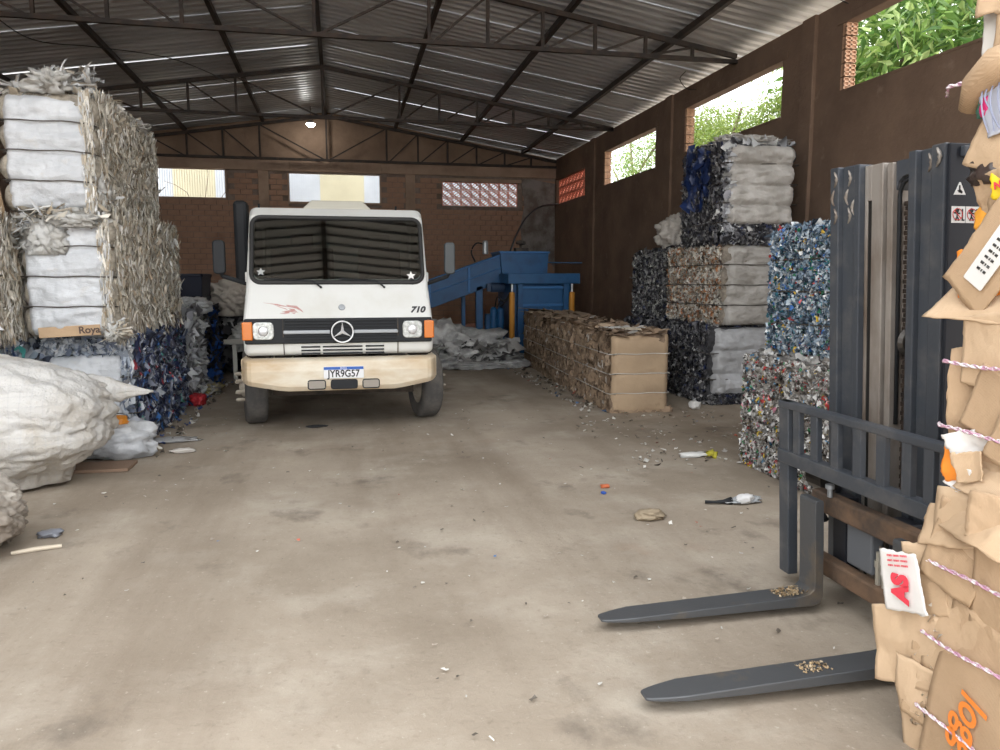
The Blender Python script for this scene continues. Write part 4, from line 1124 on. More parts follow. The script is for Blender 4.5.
# mirrors
for s_, xa, xb, m_ in ((-1, -1.25, -1.13, M_blk), (1, 1.10, 1.215, mat('grey_mirror', (.05, .058, .062), .45))):
    mi = MB().prism(rrect(xb - xa, .34, .04, 5, (xa + xb) / 2, 1.77), 'y', 8.06, 8.13).build('side_mirror', m_, TR, world=True, bevel=.015)
    xm = (xa + xb) / 2
    MB().tube([(xm, 8.12, 1.62), (xm + .02 * -s_, 8.14, 1.58), (TX + s_ * .9, 8.2, 1.49)], .022, 8).build('mirror_arm', M_blk, mi, world=True)
    MB().box(TX + s_ * .91 - .02, TX + s_ * .91 + .02, 8.02, 8.1, 1.52, 1.62).build('door_hinge', M_tw, TR, world=True, bevel=.008)
MB().box(-1.15, -1.0, 8.95, 9.2, 1.5, 2.42).build('air_intake', M_blk, TR, world=True, bevel=.04)
for x in (-.80, .62):
    MB().tube([(TX + x, 8.35, 2.27), (TX + x, 8.34, 2.33)], .012, 6).build('roof_stud', M_blk, TR, world=True)
# cabin interior
MB().prism([(7.95, 1.0), (7.95, 1.44), (8.18, 1.50), (8.28, 1.42), (8.28, 1.0)], 'x', TX - .82, TX + .82).build('dashboard', M_blk, TR, world=True, bevel=.02)
for x, w_ in ((-.42, .72), (.48, .5)):
    st = MB().box(TX + x - w_ / 2, TX + x + w_ / 2, 8.6, 9.15, 1.1, 1.3).build('seat', M_seat, TR, world=True, bevel=.04)
    MB().prism([(9.05, 1.25), (9.2, 1.25), (9.36, 1.9), (9.26, 1.92)], 'x', TX + x - w_ / 2, TX + x + w_ / 2).build('seat_back', M_seat, st, world=True, bevel=.03)
    MB().box(TX + x - .13, TX + x + .13, 9.27, 9.36, 1.92, 2.08).build('headrest', mat('headrest_grey', (.2, .21, .21), .8), st, world=True, bevel=.03)
sa = [(.19 * cos(k * pi / 12), .19 * sin(k * pi / 12)) for k in range(25)]
o = MB().tube([(a, b, 0) for a, b in sa], .014, 6, cap=False).tube([(-.19, 0, 0), (.19, 0, 0)], .012, 6).tube([(0, 0, 0), (0, 0, -.22)], .02, 6).build('steering_wheel', M_blk, TR)
o.location = Vector((TX + .46, 8.42, 1.53)) - TR.location; o.rotation_euler = (radians(25), 0, 0)
# wheels
def wheel(x, y, side, rz, R=.40, w=.235):
    r_ = bpy.data.objects.new('wheel', None); COL.objects.link(r_); r_.parent = TR
    r_.location = Vector((x, y, R)) - Vector(TR.location); r_.rotation_euler = (0, 0, rz)
    h_ = w / 2
    MB().lathe([(.235, -h_ * .8), (.30, -h_), (.37, -h_ * .95), (R - .006, -h_ * .75), (R, -h_ * .55), (R, h_ * .55), (R - .006, h_ * .75), (.37, h_ * .95), (.30, h_), (.235, h_ * .8), (.235, -h_ * .8)], 'x', n=40).build('tyre', M_tyre, r_, smooth=True)
    s_ = side
    MB().lathe([(.245, -h_ * .8), (.23, -h_ * .8), (.21, s_ * .0), (.235, h_ * .8), (.25, h_ * .8), (.23, h_ * .5), (.23, -h_ * .5), (.245, -h_ * .8)], 'x', n=32).build('rim', M_hub, r_, smooth=True)
    MB().lathe([(.0, s_ * .02), (.22, s_ * .02), (.21, s_ * .045), (.12, s_ * .06), (.11, s_ * .13), (.06, s_ * .16), (0, s_ * .165)], 'x', n=24).build('hub', M_hub, r_)
    for k in range(8):
        a = k * pi / 4 + .2
        MB().lathe([(.017, s_ * .05), (.017, s_ * .19), (.012, s_ * .2)], 'x', (0, .15 * cos(a), .15 * sin(a)), 6).build('wheel_nut', M_hub, r_)
wheel(-.93, 8.42, -1, radians(9)); wheel(.91, 8.42, 1, radians(9))
for s_ in (-1, 1):
    for dx in (.56, .82): wheel(TX + s_ * dx, 11.5, s_, 0)
MB().bar((-.75, 8.45, .34), (.78, 8.45, .34), .1, .1).tube([(-.62, 8.3, .38), (.64, 8.32, .38)], .025, 8).tube([(-.3, 8.0, .48), (.35, 8.1, .44)], .018, 6).build('front_axle', M_under, TR, world=True)
for x in (-.42, .40):
    MB().box(TX + x - .035, TX + x + .035, 8.0, 8.95, .41, .47).box(TX + x - .03, TX + x + .03, 8.1, 8.8, .47, .5).build('leaf_spring', M_under, TR, world=True)
    MB().box(TX + x - .04, TX + x + .04, 7.7, 12.7, .58, .74).build('chassis_rail', M_under, TR, world=True)
MB().tube([(TX - .55, 11.5, .4), (TX + .55, 11.5, .4)], .07, 12).lathe([(.02, -.2), (.17, -.08), (.17, .08), (.02, .2)], 'y', (TX, 11.5, .4), 16).build('rear_axle', M_under, TR, world=True)
MB().box(TX - .25, TX + .25, 8.2, 9.3, .45, .85).build('engine_block', M_under, TR, world=True, bevel=.04)
MB().box(TX - .93, TX - .70, 7.9, 9.6, .76, .79).box(TX + .70, TX + .93, 7.9, 9.6, .76, .79).build('wheel_arch', M_under, TR, world=True)
bed = MB().box(TX - .84, TX + .84, 9.8, 12.7, .84, .92).build('cargo_bed', mat('bed_wood', (.16, .11, .07), .85), TR, world=True, bevel=.01)
for x in (-.83, .80): MB().box(TX + x, TX + x + .03, 9.8, 12.7, .93, 1.22).build('side_board', M_tw, bed, world=True)
MB().box(TX - .84, TX + .84, 9.76, 9.80, .84, 1.5).build('headboard', M_tw, bed, world=True)
MB().box(TX - .3, TX + .3, 10.1, 10.7, .45, .58).build('fuel_tank', M_under, TR, world=True, bevel=.03)
# ------------------------------------------------------------------ forklift (faces -x)
M_fk = mat('forklift_grey', (.066, .075, .090), .48, .25, col2=(.12, .122, .128), nscale=7, lo=.5, hi=.75, bump=.08, bscale=40, coat=.1)
M_fkd = mat('forklift_dark', (.018, .021, .029), .5, .2)
M_worn = mat('worn_mast_steel', (.36, .33, .30), .55, .4, col2=(.17, .13, .10), nscale=4, stretch=(1, 1, .35), lo=.4, hi=.65)
M_rust = mat('rusty_bar', (.22, .14, .09), .75, .3, col2=(.10, .075, .06), nscale=7, lo=.4, hi=.65, bump=.2)
M_grs = mat('greasy_steel', (.05, .045, .04), .35, .6)
M_chain = mat('oily_chain', (.085, .06, .045), .6, .5, col2=(.04, .032, .028), nscale=20)
M_fork = mat('fork_steel', (.10, .105, .112), .42, .4, col2=(.24, .18, .11), nscale=3.2, lo=.55, hi=.78, bump=.08, bscale=25)
FL = thing('forklift', 'dark grey forklift pointing left beside the near cardboard stack, forks lowered to the floor', 'forklift', (2.9, 2.88, 0))
def fp(name, m_, mm, parent=None, **k): return m_.build(name, mm, parent or FL, world=True, **k)
# outer rails: stepped channels
fp('outer_rail', MB().box(2.30, 2.50, 3.205, 3.265, .06, 2.07).box(2.325, 2.48, 3.105, 3.205, .06, 2.07).box(2.308, 2.48, 3.068, 3.105, .06, 2.065), M_fk, bevel=.005)
fp('outer_rail', MB().box(2.30, 2.48, 2.715, 2.758, .06, 2.07).box(2.325, 2.48, 2.64, 2.715, .06, 2.07).box(2.305, 2.50, 2.57, 2.64, .06, 2.075), M_fk, bevel=.005)
for ya, zt in ((3.232, 2.05), (3.165, 2.05), (3.12, 2.0), (2.675, 2.05), (2.605, 2.06)):
    xf = 2.299 if ya in (3.232, 2.605) else 2.324
    m_ = MB()
    for k in range(3):
        z_ = zt - k * .085; pts = [(xf, ya + .016 * sin(t * pi / 4) * (1 if k % 2 else -1), z_ - t * .018) for t in range(5)]
        m_.tube(pts, [.003, .008, .010, .007, .003], 6)
        if ya < 2.7 and k == 0: break
    stuff(fp('wear_mark', m_, M_worn, smooth=True))
# inner mast rail (worn), painted slot shade, crossheads
fp('inner_rail', MB().box(2.335, 2.46, 3.048, 3.066, .12, 2.055).box(2.335, 2.46, 2.95, 3.02, .12, 2.055).box(2.335, 2.46, 3.018, 3.05, 1.90, 2.055), M_worn, bevel=.004)
fp('rail_slot_shade', MB().box(2.342, 2.46, 3.018, 3.05, .12, 1.9), mat('slot_shade', (.008, .007, .006), .7))  # flush plate, the deep slot's shade painted as near-black
fp('inner_rail', MB().box(2.345, 2.46, 2.90, 2.935, .12, 2.05).box(2.345, 2.46, 2.755, 2.772, .12, 2.05), M_worn, bevel=.004)
fp('mast_crosshead', MB().prism([(2.772, 2.055), (2.772, 1.93), (2.785, 1.965), (2.81, 1.985), (2.836, 1.99), (2.862, 1.985), (2.887, 1.965), (2.90, 1.93), (2.90, 2.055)], 'x', 2.36, 2.47), M_fk, bevel=.004)
pts = [(2.837 + .052 * cos(t), 1.90 + .072 * sin(t)) for t in np.linspace(0, pi, 9)]
fp('hose_loop', MB().tube([(2.372, y, z) for y, z in [(2.889, .9)] + pts + [(2.785, .9)]], .009, 6), M_blk, smooth=True)
for z in (.3, 1.05):
    fp('mast_crossmember', MB().box(2.47, 2.52, 2.60, 3.22, z, z + .10), M_fkd, bevel=.005)
for y in (2.872, 2.815):
    m_ = MB(); z = .5 if y > 2.85 else .35; k = 0
    zt = 1.88 if y > 2.85 else 1.24
    while z < zt:
        w_ = .017 if k % 2 else .011
        m_.box(2.395, 2.42, y - w_, y + w_, z, z + .019); z += .021; k += 1
    stuff(fp('lift_chain', m_, M_chain))
for y in (2.838, 2.808):
    fp('hydraulic_hose', MB().tube([(2.40, y, .5), (2.40, y, 1.9)], .008, 6), M_blk, smooth=True)
fp('lift_cylinder', MB().lathe([(.038, .1), (.038, .98), (.042, .99), (.042, 1.03), (.022, 1.04)], c=(2.43, 2.815, 0), n=16).lathe([(.018, 1.0), (.018, 1.32)], c=(2.43, 2.815, 0), n=12), M_fk, smooth=False)
fp('chain_wheel', MB().lathe([(.02, -.02), (.075, -.02), (.06, 0), (.075, .02), (.02, .02)], 'y', (2.425, 2.845, 1.27), 20).lathe([(.03, -.035), (.03, .035)], 'y', (2.425, 2.845, 1.27), 12), M_grs, bevel=.003)
fp('pulley_guard', MB().box(2.38, 2.46, 2.77, 2.84, 1.34, 1.55), M_fk, bevel=.01)
# side plate with safety pictograms on the near rail
sp = fp('mast_side_plate', MB().box(2.315, 2.56, 2.555, 2.572, .3, 2.072), M_fkd, bevel=.004)
fp('top_lug', MB().box(2.36, 2.54, 2.535, 2.556, 2.02, 2.06), M_fk, bevel=.004)
M_stk = mat('sticker_paper', (.75, .75, .74), .5); M_ink = mat('sticker_ink', (.03, .03, .03), .6); M_red = mat('sticker_red', (.6, .04, .04), .6)
ys = 2.5535
def rt(cx, cz, r): return [(cx - r * .8, cz - r * .55), (cx + r * .8, cz - r * .55), (cx + r * .08, cz + r * .85), (cx - r * .08, cz + r * .85)]
tri = fp('warning_triangle', MB().prism(rt(2.362, 1.895, .034), 'y', ys, 2.5555), M_stk, sp)
m_ = MB(); m_.bar((2.360, ys - .0005, 1.884), (2.360, ys - .0005, 1.912), .007, .001, up=(0, 1, 0)).bar((2.360, ys - .0005, 1.895), (2.372, ys - .0005, 1.884), .008, .001, up=(0, 1, 0)).bar((2.351, ys - .0005, 1.892), (2.372, ys - .0005, 1.882), .005, .001, up=(0, 1, 0))
fp('hand_symbol', m_, M_ink, tri)
for cx in (2.358, 2.424):
    q = fp('pictogram_label', MB().box(cx - .031, cx + .031, ys, 2.5555, 1.768, 1.832), M_stk, sp)
    m_ = MB().prism([(cx - .006 + .009 * cos(a), 1.817 + .009 * sin(a)) for a in np.linspace(0, 2 * pi, 9)[:-1]], 'y', ys - .001, ys)
    for (a, b) in (((cx - .006, 1.810), (cx - .006, 1.792)), ((cx - .02, 1.807), (cx + .008, 1.804)), ((cx - .006, 1.792), (cx - .014, 1.777)), ((cx - .006, 1.792), (cx + .004, 1.777)), ((cx + .018, 1.822), (cx + .018, 1.777)), ((cx + .018, 1.779), (cx + .028, 1.779))):
        m_.bar((a[0], ys - .0005, a[1]), (b[0], ys - .0005, b[1]), .006, .001, up=(0, 1, 0))
    fp('figure_symbol', m_, M_ink, q)
    ring = [(cx - .004 + .022 * cos(a), ys - .001, 1.801 + .022 * sin(a)) for a in np.linspace(0, 2 * pi, 17)]
    fp('prohibition_ring', MB().tube(ring, .0016, 4, cap=False).bar(ring[6], ring[14], .003, .001, up=(0, 1, 0)), M_red, q)
# carriage and load backrest
fp('carriage_bar', MB().box(2.20, 2.27, 2.42, 3.17, .44, .54), M_rust, bevel=.012)
fp('carriage_bar', MB().box(2.20, 2.27, 2.42, 3.17, .13, .22), M_rust, bevel=.012)
fp('carriage_plate', MB().box(2.27, 2.34, 2.60, 2.72, .14, .53), M_fkd, bevel=.006)
fp('carriage_plate', MB().box(2.27, 2.34, 3.0, 3.10, .14, .53), M_fkd, bevel=.006)
fp('carriage_block', MB().box(2.235, 2.30, 2.78, 2.95, .24, .46), mat('block_grey', (.13, .14, .155), .5), bevel=.01)
for y in (2.655, 2.695, 2.735):
    fp('hydraulic_fitting', MB().lathe([(.014, .22), (.014, .30), (.018, .30), (.018, .33), (.011, .33), (.011, .37)], c=(2.235, y, 0), n=8), mat('fitting_metal', (.5, .48, .42), .4, .6))
fp('hydraulic_hose', MB().tube([(2.235, 2.65, .37), (2.23, 2.72, .41), (2.235, 2.86, .43)], .012, 7), M_rust, smooth=True)
fp('hydraulic_hose', MB().tube([(2.225, 2.62, .40), (2.215, 2.75, .36), (2.23, 2.87, .40)], .010, 7), M_worn, smooth=True)
fp('hydraulic_hose', MB().tube([(2.24, 3.2, .36), (2.25, 3.3, .42), (2.28, 3.27, .56), (2.3, 3.2, .62)], .018, 7), M_blk, smooth=True)
fp('drum', MB().lathe([(.06, -.06), (.06, .06)], 'y', (2.3, 3.22, .57), 14), M_grs, bevel=.005)
BX0, BX1 = 2.14, 2.175
fp('backrest_post', MB().box(BX0, BX1 + .02, 3.27, 3.35, .06, .95), M_fk, bevel=.005)
fp('backrest_post', MB().box(BX0, BX1 + .02, 2.26, 2.31, .30, .93), M_fk, bevel=.005)
fp('backrest_top_bar', MB().box(BX0 - .005, BX1 + .015, 2.26, 3.35, .915, .95), M_fk, bevel=.006)
fp('backrest_lower_bar', MB().box(BX0 - .01, BX1 + .015, 2.26, 3.35, .635, .705), M_fk, bevel=.006)
for y in (3.205, 3.065, 2.915, 2.765, 2.62, 2.475, 2.36):
    fp('backrest_bar', MB().box(BX0, BX1 - .005, y - .026, y + .026, .70, .92), M_fk, bevel=.004)
# forks
def fork(yc):
    hw_ = .062
    m_ = MB()
    out = [(2.205, .545), (2.205, .10), (2.19, .052), (2.15, .038), (1.12, .045), (1.085, .052), (1.085, .058), (1.14, .064), (2.10, .088), (2.145, .105), (2.158, .14), (2.162, .545)]
    vs = []; n = len(out)
    for s_ in (-1, 1):
        for x, z in out:
            w_ = hw_
            if x < 1.25: w_ = hw_ * (.42 + .58 * math.sqrt(max(0, (x - 1.085) / .165)))
            vs.append((x, yc + s_ * w_, z))
    ins = [(1.18, .0445), (1.25, .044)]
    m_.add(vs, [tuple(range(n - 1, -1, -1)), tuple(range(n, 2 * n))] + [(i, (i + 1) % n, n + (i + 1) % n, n + i) for i in range(n)])
    return m_
def fork2(yc):
    """blade as stations along x so that the tip narrows smoothly"""
    hw_ = .062; st = []
    for x in (1.085, 1.09, 1.10, 1.12, 1.15, 1.19, 1.24):
        w_ = hw_ * (.35 + .65 * math.sqrt((x - 1.085) / .155)); tt = .012 + .010 * (x - 1.085) / .155
        st.append(((x, .047), (x, .047 + tt), w_))
    for x in (1.5, 1.8, 2.08):
        st.append(((x, .042), (x, .069 + .022 * (x - 1.24) / .84), hw_))
    st += [((2.15, .040), (2.135, .10), hw_), ((2.19, .052), (2.158, .118), hw_), ((2.205, .085), (2.162, .15), hw_), ((2.207, .35), (2.163, .35), hw_), ((2.207, .53), (2.163, .53), hw_), ((2.203, .545), (2.168, .545), hw_)]
    vs = []
    for (b_, t_, w_) in st:
        vs += [(b_[0], yc - w_, b_[1]), (b_[0], yc + w_, b_[1]), (t_[0], yc + w_, t_[1]), (t_[0], yc - w_, t_[1])]
    fs = [(i * 4 + k, i * 4 + (k + 1) % 4, i * 4 + 4 + (k + 1) % 4, i * 4 + 4 + k) for i in range(len(st) - 1) for k in range(4)]
    fs += [(0, 1, 2, 3), tuple(len(vs) - 4 + k for k in range(4))]
    return MB().add(vs, fs)
for yc in (3.01, 2.385):
    fk = fp('fork', fork2(yc), M_fork, bevel=.004)
    for v in fk.data.vertices:
        xw = v.co.x + FL.location.x; f_ = min(1, max(0, (xw - 1.085) / 1.05))
        v.co.x -= (.045 + .045 * f_) if yc > 2.8 else .10
    fp('fork_latch', MB().lathe([(.012, .54), (.012, .575), (.02, .58), (.02, .6)], c=(2.19, yc, 0), n=10), M_sil, fk)
M_dust = mat('straw_dust', (.42, .30, .17), .95, col2=(.3, .2, .11), nscale=30)
sets = [flakes(260, (1.90, 2.965, .09), (.2, 0, 0), (0, .09, 0), (.004, .014), (.004, .014), [(.42, .30, .17, 3), (.5, .4, .27, 2), (.28, .19, .1, 1)], curl=.3, tilt=.5, ang=2, lift=(0, .014)),
        flakes(120, (1.62, 2.355, .08), (.12, 0, 0), (0, .06, 0), (.004, .012), (.004, .012), [(.42, .30, .17, 3), (.5, .4, .27, 2)], curl=.3, tilt=.5, ang=2, lift=(0, .010))]
o = flake_mesh('straw_dust', sets, M_flk, FL)
o.location = -Vector(FL.location)
# the mast stands tilted slightly forward, carriage and forks with it
def tilt_all(o, k, zr):
    if o.type == 'MESH':
        for v in o.data.vertices: v.co.x += k * (zr - v.co.z)
    for c in o.children: tilt_all(c, k, zr)
for c in list(FL.children):
    car = c.name.split('.')[0] in ('carriage_bar', 'carriage_plate', 'carriage_block', 'hydraulic_fitting', 'backrest_post', 'backrest_top_bar', 'backrest_lower_bar', 'backrest_bar', 'fork', 'straw_dust', 'drum')
    tilt_all(c, .055, .94 if car else 2.07)
# truck body of the forklift behind the mast
M_fb = mat('forklift_body', (.30, .10, .03), .5)
fp('chassis', MB().prism([(2.68, .18), (2.68, .75), (3.0, .80), (3.1, .62), (3.5, .62), (3.55, .95), (4.3, .95), (4.3, .2)], 'y', 2.45, 3.3), M_fkd, bevel=.03)
fp('counterweight', MB().prism([(4.3, .2), (4.3, 1.0), (4.55, .98), (4.68, .8), (4.68, .3), (4.6, .2)], 'y', 2.42, 3.33), M_fb, bevel=.05)
for x, r_ in ((2.95, .30), (4.2, .24)):
    for y, s_ in ((2.43, -1), (3.31, 1)):
        w_ = fp('wheel', MB().lathe([(.12, -.09), (r_ - .03, -.09), (r_, -.06), (r_, .06), (r_ - .03, .09), (.12, .09), (.1, .05), (0, .05)], 'y', (x, y, r_), 24), M_tyre, bevel=.01)
fp('driver_seat', MB().box(3.6, 4.1, 2.62, 3.12, .95, 1.05).prism([(4.05, 1.0), (4.15, 1.0), (4.25, 1.45), (4.17, 1.45)], 'y', 2.62, 3.12), M_seat, bevel=.03)
for x0, x1, y in ((2.72, 3.0, 2.55), (2.72, 3.0, 3.2), (4.35, 4.2, 2.55), (4.35, 4.2, 3.2)):
    fp('guard_post', MB().bar((x0, y, .78 if x0 < 3 else .98), (x1, y, 2.02), .06), M_fkd, bevel=.005)
fp('overhead_guard', MB().box(2.98, 4.22, 2.5, 2.57, 1.98, 2.04).box(2.98, 4.22, 3.18, 3.25, 1.98, 2.04).box(2.98, 3.04, 2.5, 3.25, 1.98, 2.04).box(4.16, 4.22, 2.5, 3.25, 1.98, 2.04), M_fkd, bevel=.005)
for x in (3.25, 3.5, 3.75, 3.98):
    fp('guard_bar', MB().box(x, x + .03, 2.57, 3.18, 1.99, 2.03), M_fkd)
o = MB().tube([(.16 * cos(a), .16 * sin(a), 0) for a in np.linspace(0, 2 * pi, 21)], .013, 6, cap=False).tube([(-.16, 0, 0), (.16, 0, 0)], .01, 6).tube([(0, 0, 0), (0, 0, -.3)], .018, 6).build('steering_wheel', M_blk, FL)
o.location = Vector((3.3, 2.87, 1.12)) - Vector(FL.location); o.rotation_euler = (0, radians(-30), 0)

# ------------------------------------------------------------------ blue baling press with its feed conveyor
M_bl = mat('press_blue', (.014, .10, .25), .45, col2=(.009, .062, .165), nscale=3, lo=.45, hi=.7)
M_bl2 = mat('press_blue_light', (.035, .16, .40), .45)
M_yel = mat('cylinder_yellow', (.62, .27, .03), .45)
BP = thing('baling_press', 'blue baling press with yellow cylinders, feed conveyor and hopper in the far corner', 'machine', (3.85, 14.8, 0))
def pp_(name, m_, mm=None, parent=None, **k):
    k.setdefault('bevel', .008)
    return m_.build(name, mm or M_bl, parent or BP, world=True, **k)
pp_('press_body', MB().box(3.28, 4.50, 14.35, 15.7, .05, 1.48))
pp_('top_beam', MB().box(3.16, 4.60, 14.16, 15.0, 1.46, 1.66))
pp_('corner_post', MB().box(3.36, 3.46, 14.2, 14.36, .0, 1.46)); pp_('corner_post', MB().box(4.28, 4.38, 14.2, 14.36, .0, 1.46))
dr = pp_('press_door', MB().box(3.46, 4.28, 14.27, 14.34, .1, 1.42))
for z in (.2, .62, 1.02, 1.36): pp_('door_rib', MB().box(3.46, 4.28, 14.22, 14.28, z, z + .05), M_bl2, dr)
for x in (3.74, 4.0): pp_('door_stiffener', MB().box(x, x + .04, 14.24, 14.28, .2, 1.02), M_bl, dr)
for x, z0, z1 in ((3.25, .12, 1.30), (4.46, .12, 1.30)):
    c_ = pp_('ram_cylinder', MB().lathe([(.05, z0), (.055, z0 + .02), (.055, z1 - .02), (.04, z1)], c=(x, 14.24, 0), n=14), M_yel)
    pp_('ram_rod', MB().lathe([(.022, z1 - .02), (.022, 1.47)], c=(x, 14.24, 0), n=10), M_chr, c_)
pp_('foot_plate', MB().prism([(3.10, 0), (3.48, 0), (3.48, .5), (3.40, .5)], 'y', 14.1, 14.22))
pp_('hopper', MB().prism([(3.22, 1.66), (4.17, 1.66), (4.20, 2.09), (3.18, 2.09)], 'y', 15.02, 15.9))
pp_('hopper_rim', MB().box(3.16, 4.22, 14.99, 15.93, 2.07, 2.11), M_bl2)
# conveyor: inclined trough from the floor behind the truck up to the hopper
cv = [(3.22, 2.04, 1.46), (1.2, 1.33, .72), (-.3, .80, .22)]
def slope(x): return 2.04 + (x - 3.22) * .352
m_ = MB()
for y in (15.1, 15.75):
    m_.prism([(-.35, slope(-.35)), (3.24, slope(3.24)), (3.24, slope(3.24) - .56), (-.35, max(.06, slope(-.35) - .58))], 'y', y, y + .03)
side_ = pp_('conveyor_side', m_)
for x in (2.55, 1.75, .9): pp_('side_rib', MB().bar((x, 15.085, slope(x) - .02), (x, 15.085, slope(x) - .52), .05, .03, up=(0, 1, 0)), M_bl2, side_)
pp_('side_flange', MB().bar((-.35, 15.08, slope(-.35)), (3.24, 15.08, slope(3.24)), .06, .03), M_bl2, side_)
pp_('side_flange', MB().bar((-.35, 15.08, slope(-.35) - .26), (3.24, 15.08, slope(3.24) - .26), .03, .02), M_bl2, side_)
pp_('conveyor_belt', MB().add([(-.35, 15.13, slope(-.35) - .25), (3.24, 15.13, slope(3.24) - .25), (3.24, 15.75, slope(3.24) - .25), (-.35, 15.75, slope(-.35) - .25), (-.35, 15.13, slope(-.35) - .30), (3.24, 15.13, slope(3.24) - .30), (3.24, 15.75, slope(3.24) - .30), (-.35, 15.75, slope(-.35) - .30)],
    [(0, 1, 2, 3), (7, 6, 5, 4), (0, 4, 5, 1), (2, 6, 7, 3), (1, 5, 6, 2), (0, 3, 7, 4)]), M_rub)
for x in (2.70, 2.48, .6): pp_('conveyor_leg', MB().box(x, x + (.14 if x > 2.6 else .08), 15.1 if x > 2.6 else 15.6, 15.2 if x > 2.6 else 15.7, 0, slope(x) - .45))
pp_('drive_motor', MB().lathe([(.09, 2.98), (.10, 3.0), (.10, 3.25), (.06, 3.28)], 'x', (0, 15.0, 1.38), 14).box(2.9, 3.0, 14.95, 15.05, 1.3, 1.46), mat('motor_blue', (.03, .06, .12), .5))
for x in (2.98, 3.12): pp_('hydraulic_tank', MB().lathe([(.05, .05), (.07, .06), (.07, .95), (.03, 1.0)], c=(x, 14.7, 0), n=14))
pp_('hydraulic_unit', MB().box(2.86, 3.2, 14.85, 15.05, .0, .85))
for i in range(3):
    pp_('hydraulic_hose', MB().tube(curve([(3.0 + i * .05, 14.66, 1.0), (3.02 + i * .06, 14.5, 1.2 - i * .07), (3.14 + i * .03, 14.4, 1.1 + i * .05), (3.24, 14.32, 1.3)]), .014, 6), M_blk, smooth=True)
pp_('conduit', MB().lathe([(.04, 2.05), (.06, 2.06), (.06, 2.30), (.04, 2.33)], c=(2.93, 15.3, 0), n=12), mat('tin', (.4, .42, .43), .4, .5))
pp_('control_hose', MB().tube(curve([(2.72, 15.3, 1.9), (2.64, 15.3, 2.1), (2.74, 15.3, 2.27), (2.9, 15.3, 2.26)]), .018, 7), M_blk, smooth=True)
pp_('valve_block', MB().tube([(3.75, 15.6, 2.1), (3.75, 15.6, 2.3)], .03, 8).lathe([(.02, 2.26), (.11, 2.28), (.11, 2.33), (.02, 2.36)], c=(3.75, 15.6, 0), n=12).box(3.62, 3.9, 15.5, 15.7, 2.1, 2.2), M_under)
o = MB().tube(curve([(3.45, 15.3, 2.1), (3.75, 16.0, 2.5), (4.3, 17.3, 2.98), (5.1, 19, 3.4), (5.98, 20.45, 3.62)]), .022, 7).build('power_cable', M_wire, smooth=True); tag(o, 'thick black power cable curving from the blue press up to the right corner grille', 'cable')
MB().tube([(4.3, 15.6, 1.9), (5.2, 15.9, 1.9)], .014, 6).build('guide_rod', M_bl, BP, world=True)
bk = MB().box(2.3, 3.05, 16.6, 16.9, 0, .55).box(2.35, 2.6, 16.55, 16.6, .1, .45).box(2.7, 3.0, 16.55, 16.6, .1, .45).build('clay_crate', mat('salmon_paint', (.42, .20, .14), .7), bevel=.01); tag(bk, 'salmon painted crate on the floor under the conveyor', 'crate')

# ------------------------------------------------------------------ cardboard stack close to the camera, right
def near_bale(name, label, x0, x1, y0, y1, z0, z1, k, core_c):
    w, d, h = x1 - x0, y1 - y0, z1 - z0
    t = thing(name, label, 'bale', ((x0 + x1) / 2, (y0 + y1) / 2, z0), 0)
    NB[0] += 1
    bale_body(w, d, h, k, .012, NB[0] * 3.1, .03, .05).build('bale_core', M_card, t, smooth=True)
    t['hx'] = w / 2
    return t
def card(t, X, Y, Z, w, h, rot=0, tilt=0, yaw=0, m=None, seed=0, cr=.012, name='cardboard_piece', nd=20, corners=None, curl=0.0):
    """one crumpled sheet lying in a plane facing -x; w along y, h along z (world centre)"""
    rg = random.Random(seed * 13 + 5)
    cs = corners or [(-.5 + rg.uniform(-.08, .08), -.5 + rg.uniform(-.08, .08)), (.5 + rg.uniform(-.08, .08), -.5 + rg.uniform(-.08, .08)), (.5 + rg.uniform(-.08, .08), .5 + rg.uniform(-.08, .08)), (-.5 + rg.uniform(-.08, .08), .5 + rg.uniform(-.08, .08))]
    folds = []
    for k in range(8):
        an = rg.choice((0, pi / 2, rg.uniform(0, pi), rg.uniform(0, pi)))
        folds.append((cos(an), sin(an), rg.uniform(-.4, .4), rg.uniform(-2.0, 2.0)))
    def fn(u, v):
        a = (1 - u) * (1 - v); b_ = u * (1 - v); c = u * v; e = (1 - u) * v
        p = cs[0][0] * a + cs[1][0] * b_ + cs[2][0] * c + cs[3][0] * e
        q = cs[0][1] * a + cs[1][1] * b_ + cs[2][1] * c + cs[3][1] * e
        p *= w; q *= h
        edge = min(u, 1 - u, v, 1 - v)
        jag = .006 * fbm((u * 6 + seed, v * 6, 3.3), 2) if edge < .01 else 0
        z = .35 * cr * fbm((p * 7 + seed, q * 7, seed), 3) + .35 * cr * (.3 - abs(fbm((p * 15 + seed, q * 15, seed + 3), 2)))
        for (fx, fy, fo, fs_) in folds: z += fs_ * cr * abs((p * fx + q * fy) / max(w, h) - fo)
        z += curl * (u - .5) ** 2
        # frame: local x = along -y world, y = up, z = toward -x
        return (p + jag, q + jag, z)
    o = MB().grid(fn, nd, nd).build(name, m or M_card, t, smooth=True, solid=.004, fixn=False)
    R = Matrix(((0, 0, -1), (-1, 0, 0), (0, 1, 0))).to_4x4()
    M4 = Matrix.Translation(Vector((X, Y, Z)) - Vector(t.location)) @ Matrix.Rotation(yaw, 4, 'Z') @ R @ Matrix.Rotation(tilt, 4, 'X') @ Matrix.Rotation(rot, 4, 'Z')
    o.matrix_local = M4
    return o
M_cw = mat('white_carton', (.78, .77, .75), .6, col2=(.70, .69, .67), nscale=4)
M_oink = mat('orange_ink', (.85, .25, .04), .7); M_rink = mat('red_ink', (.72, .05, .08), .7); M_dink = mat('brown_ink', (.25, .17, .11), .8)
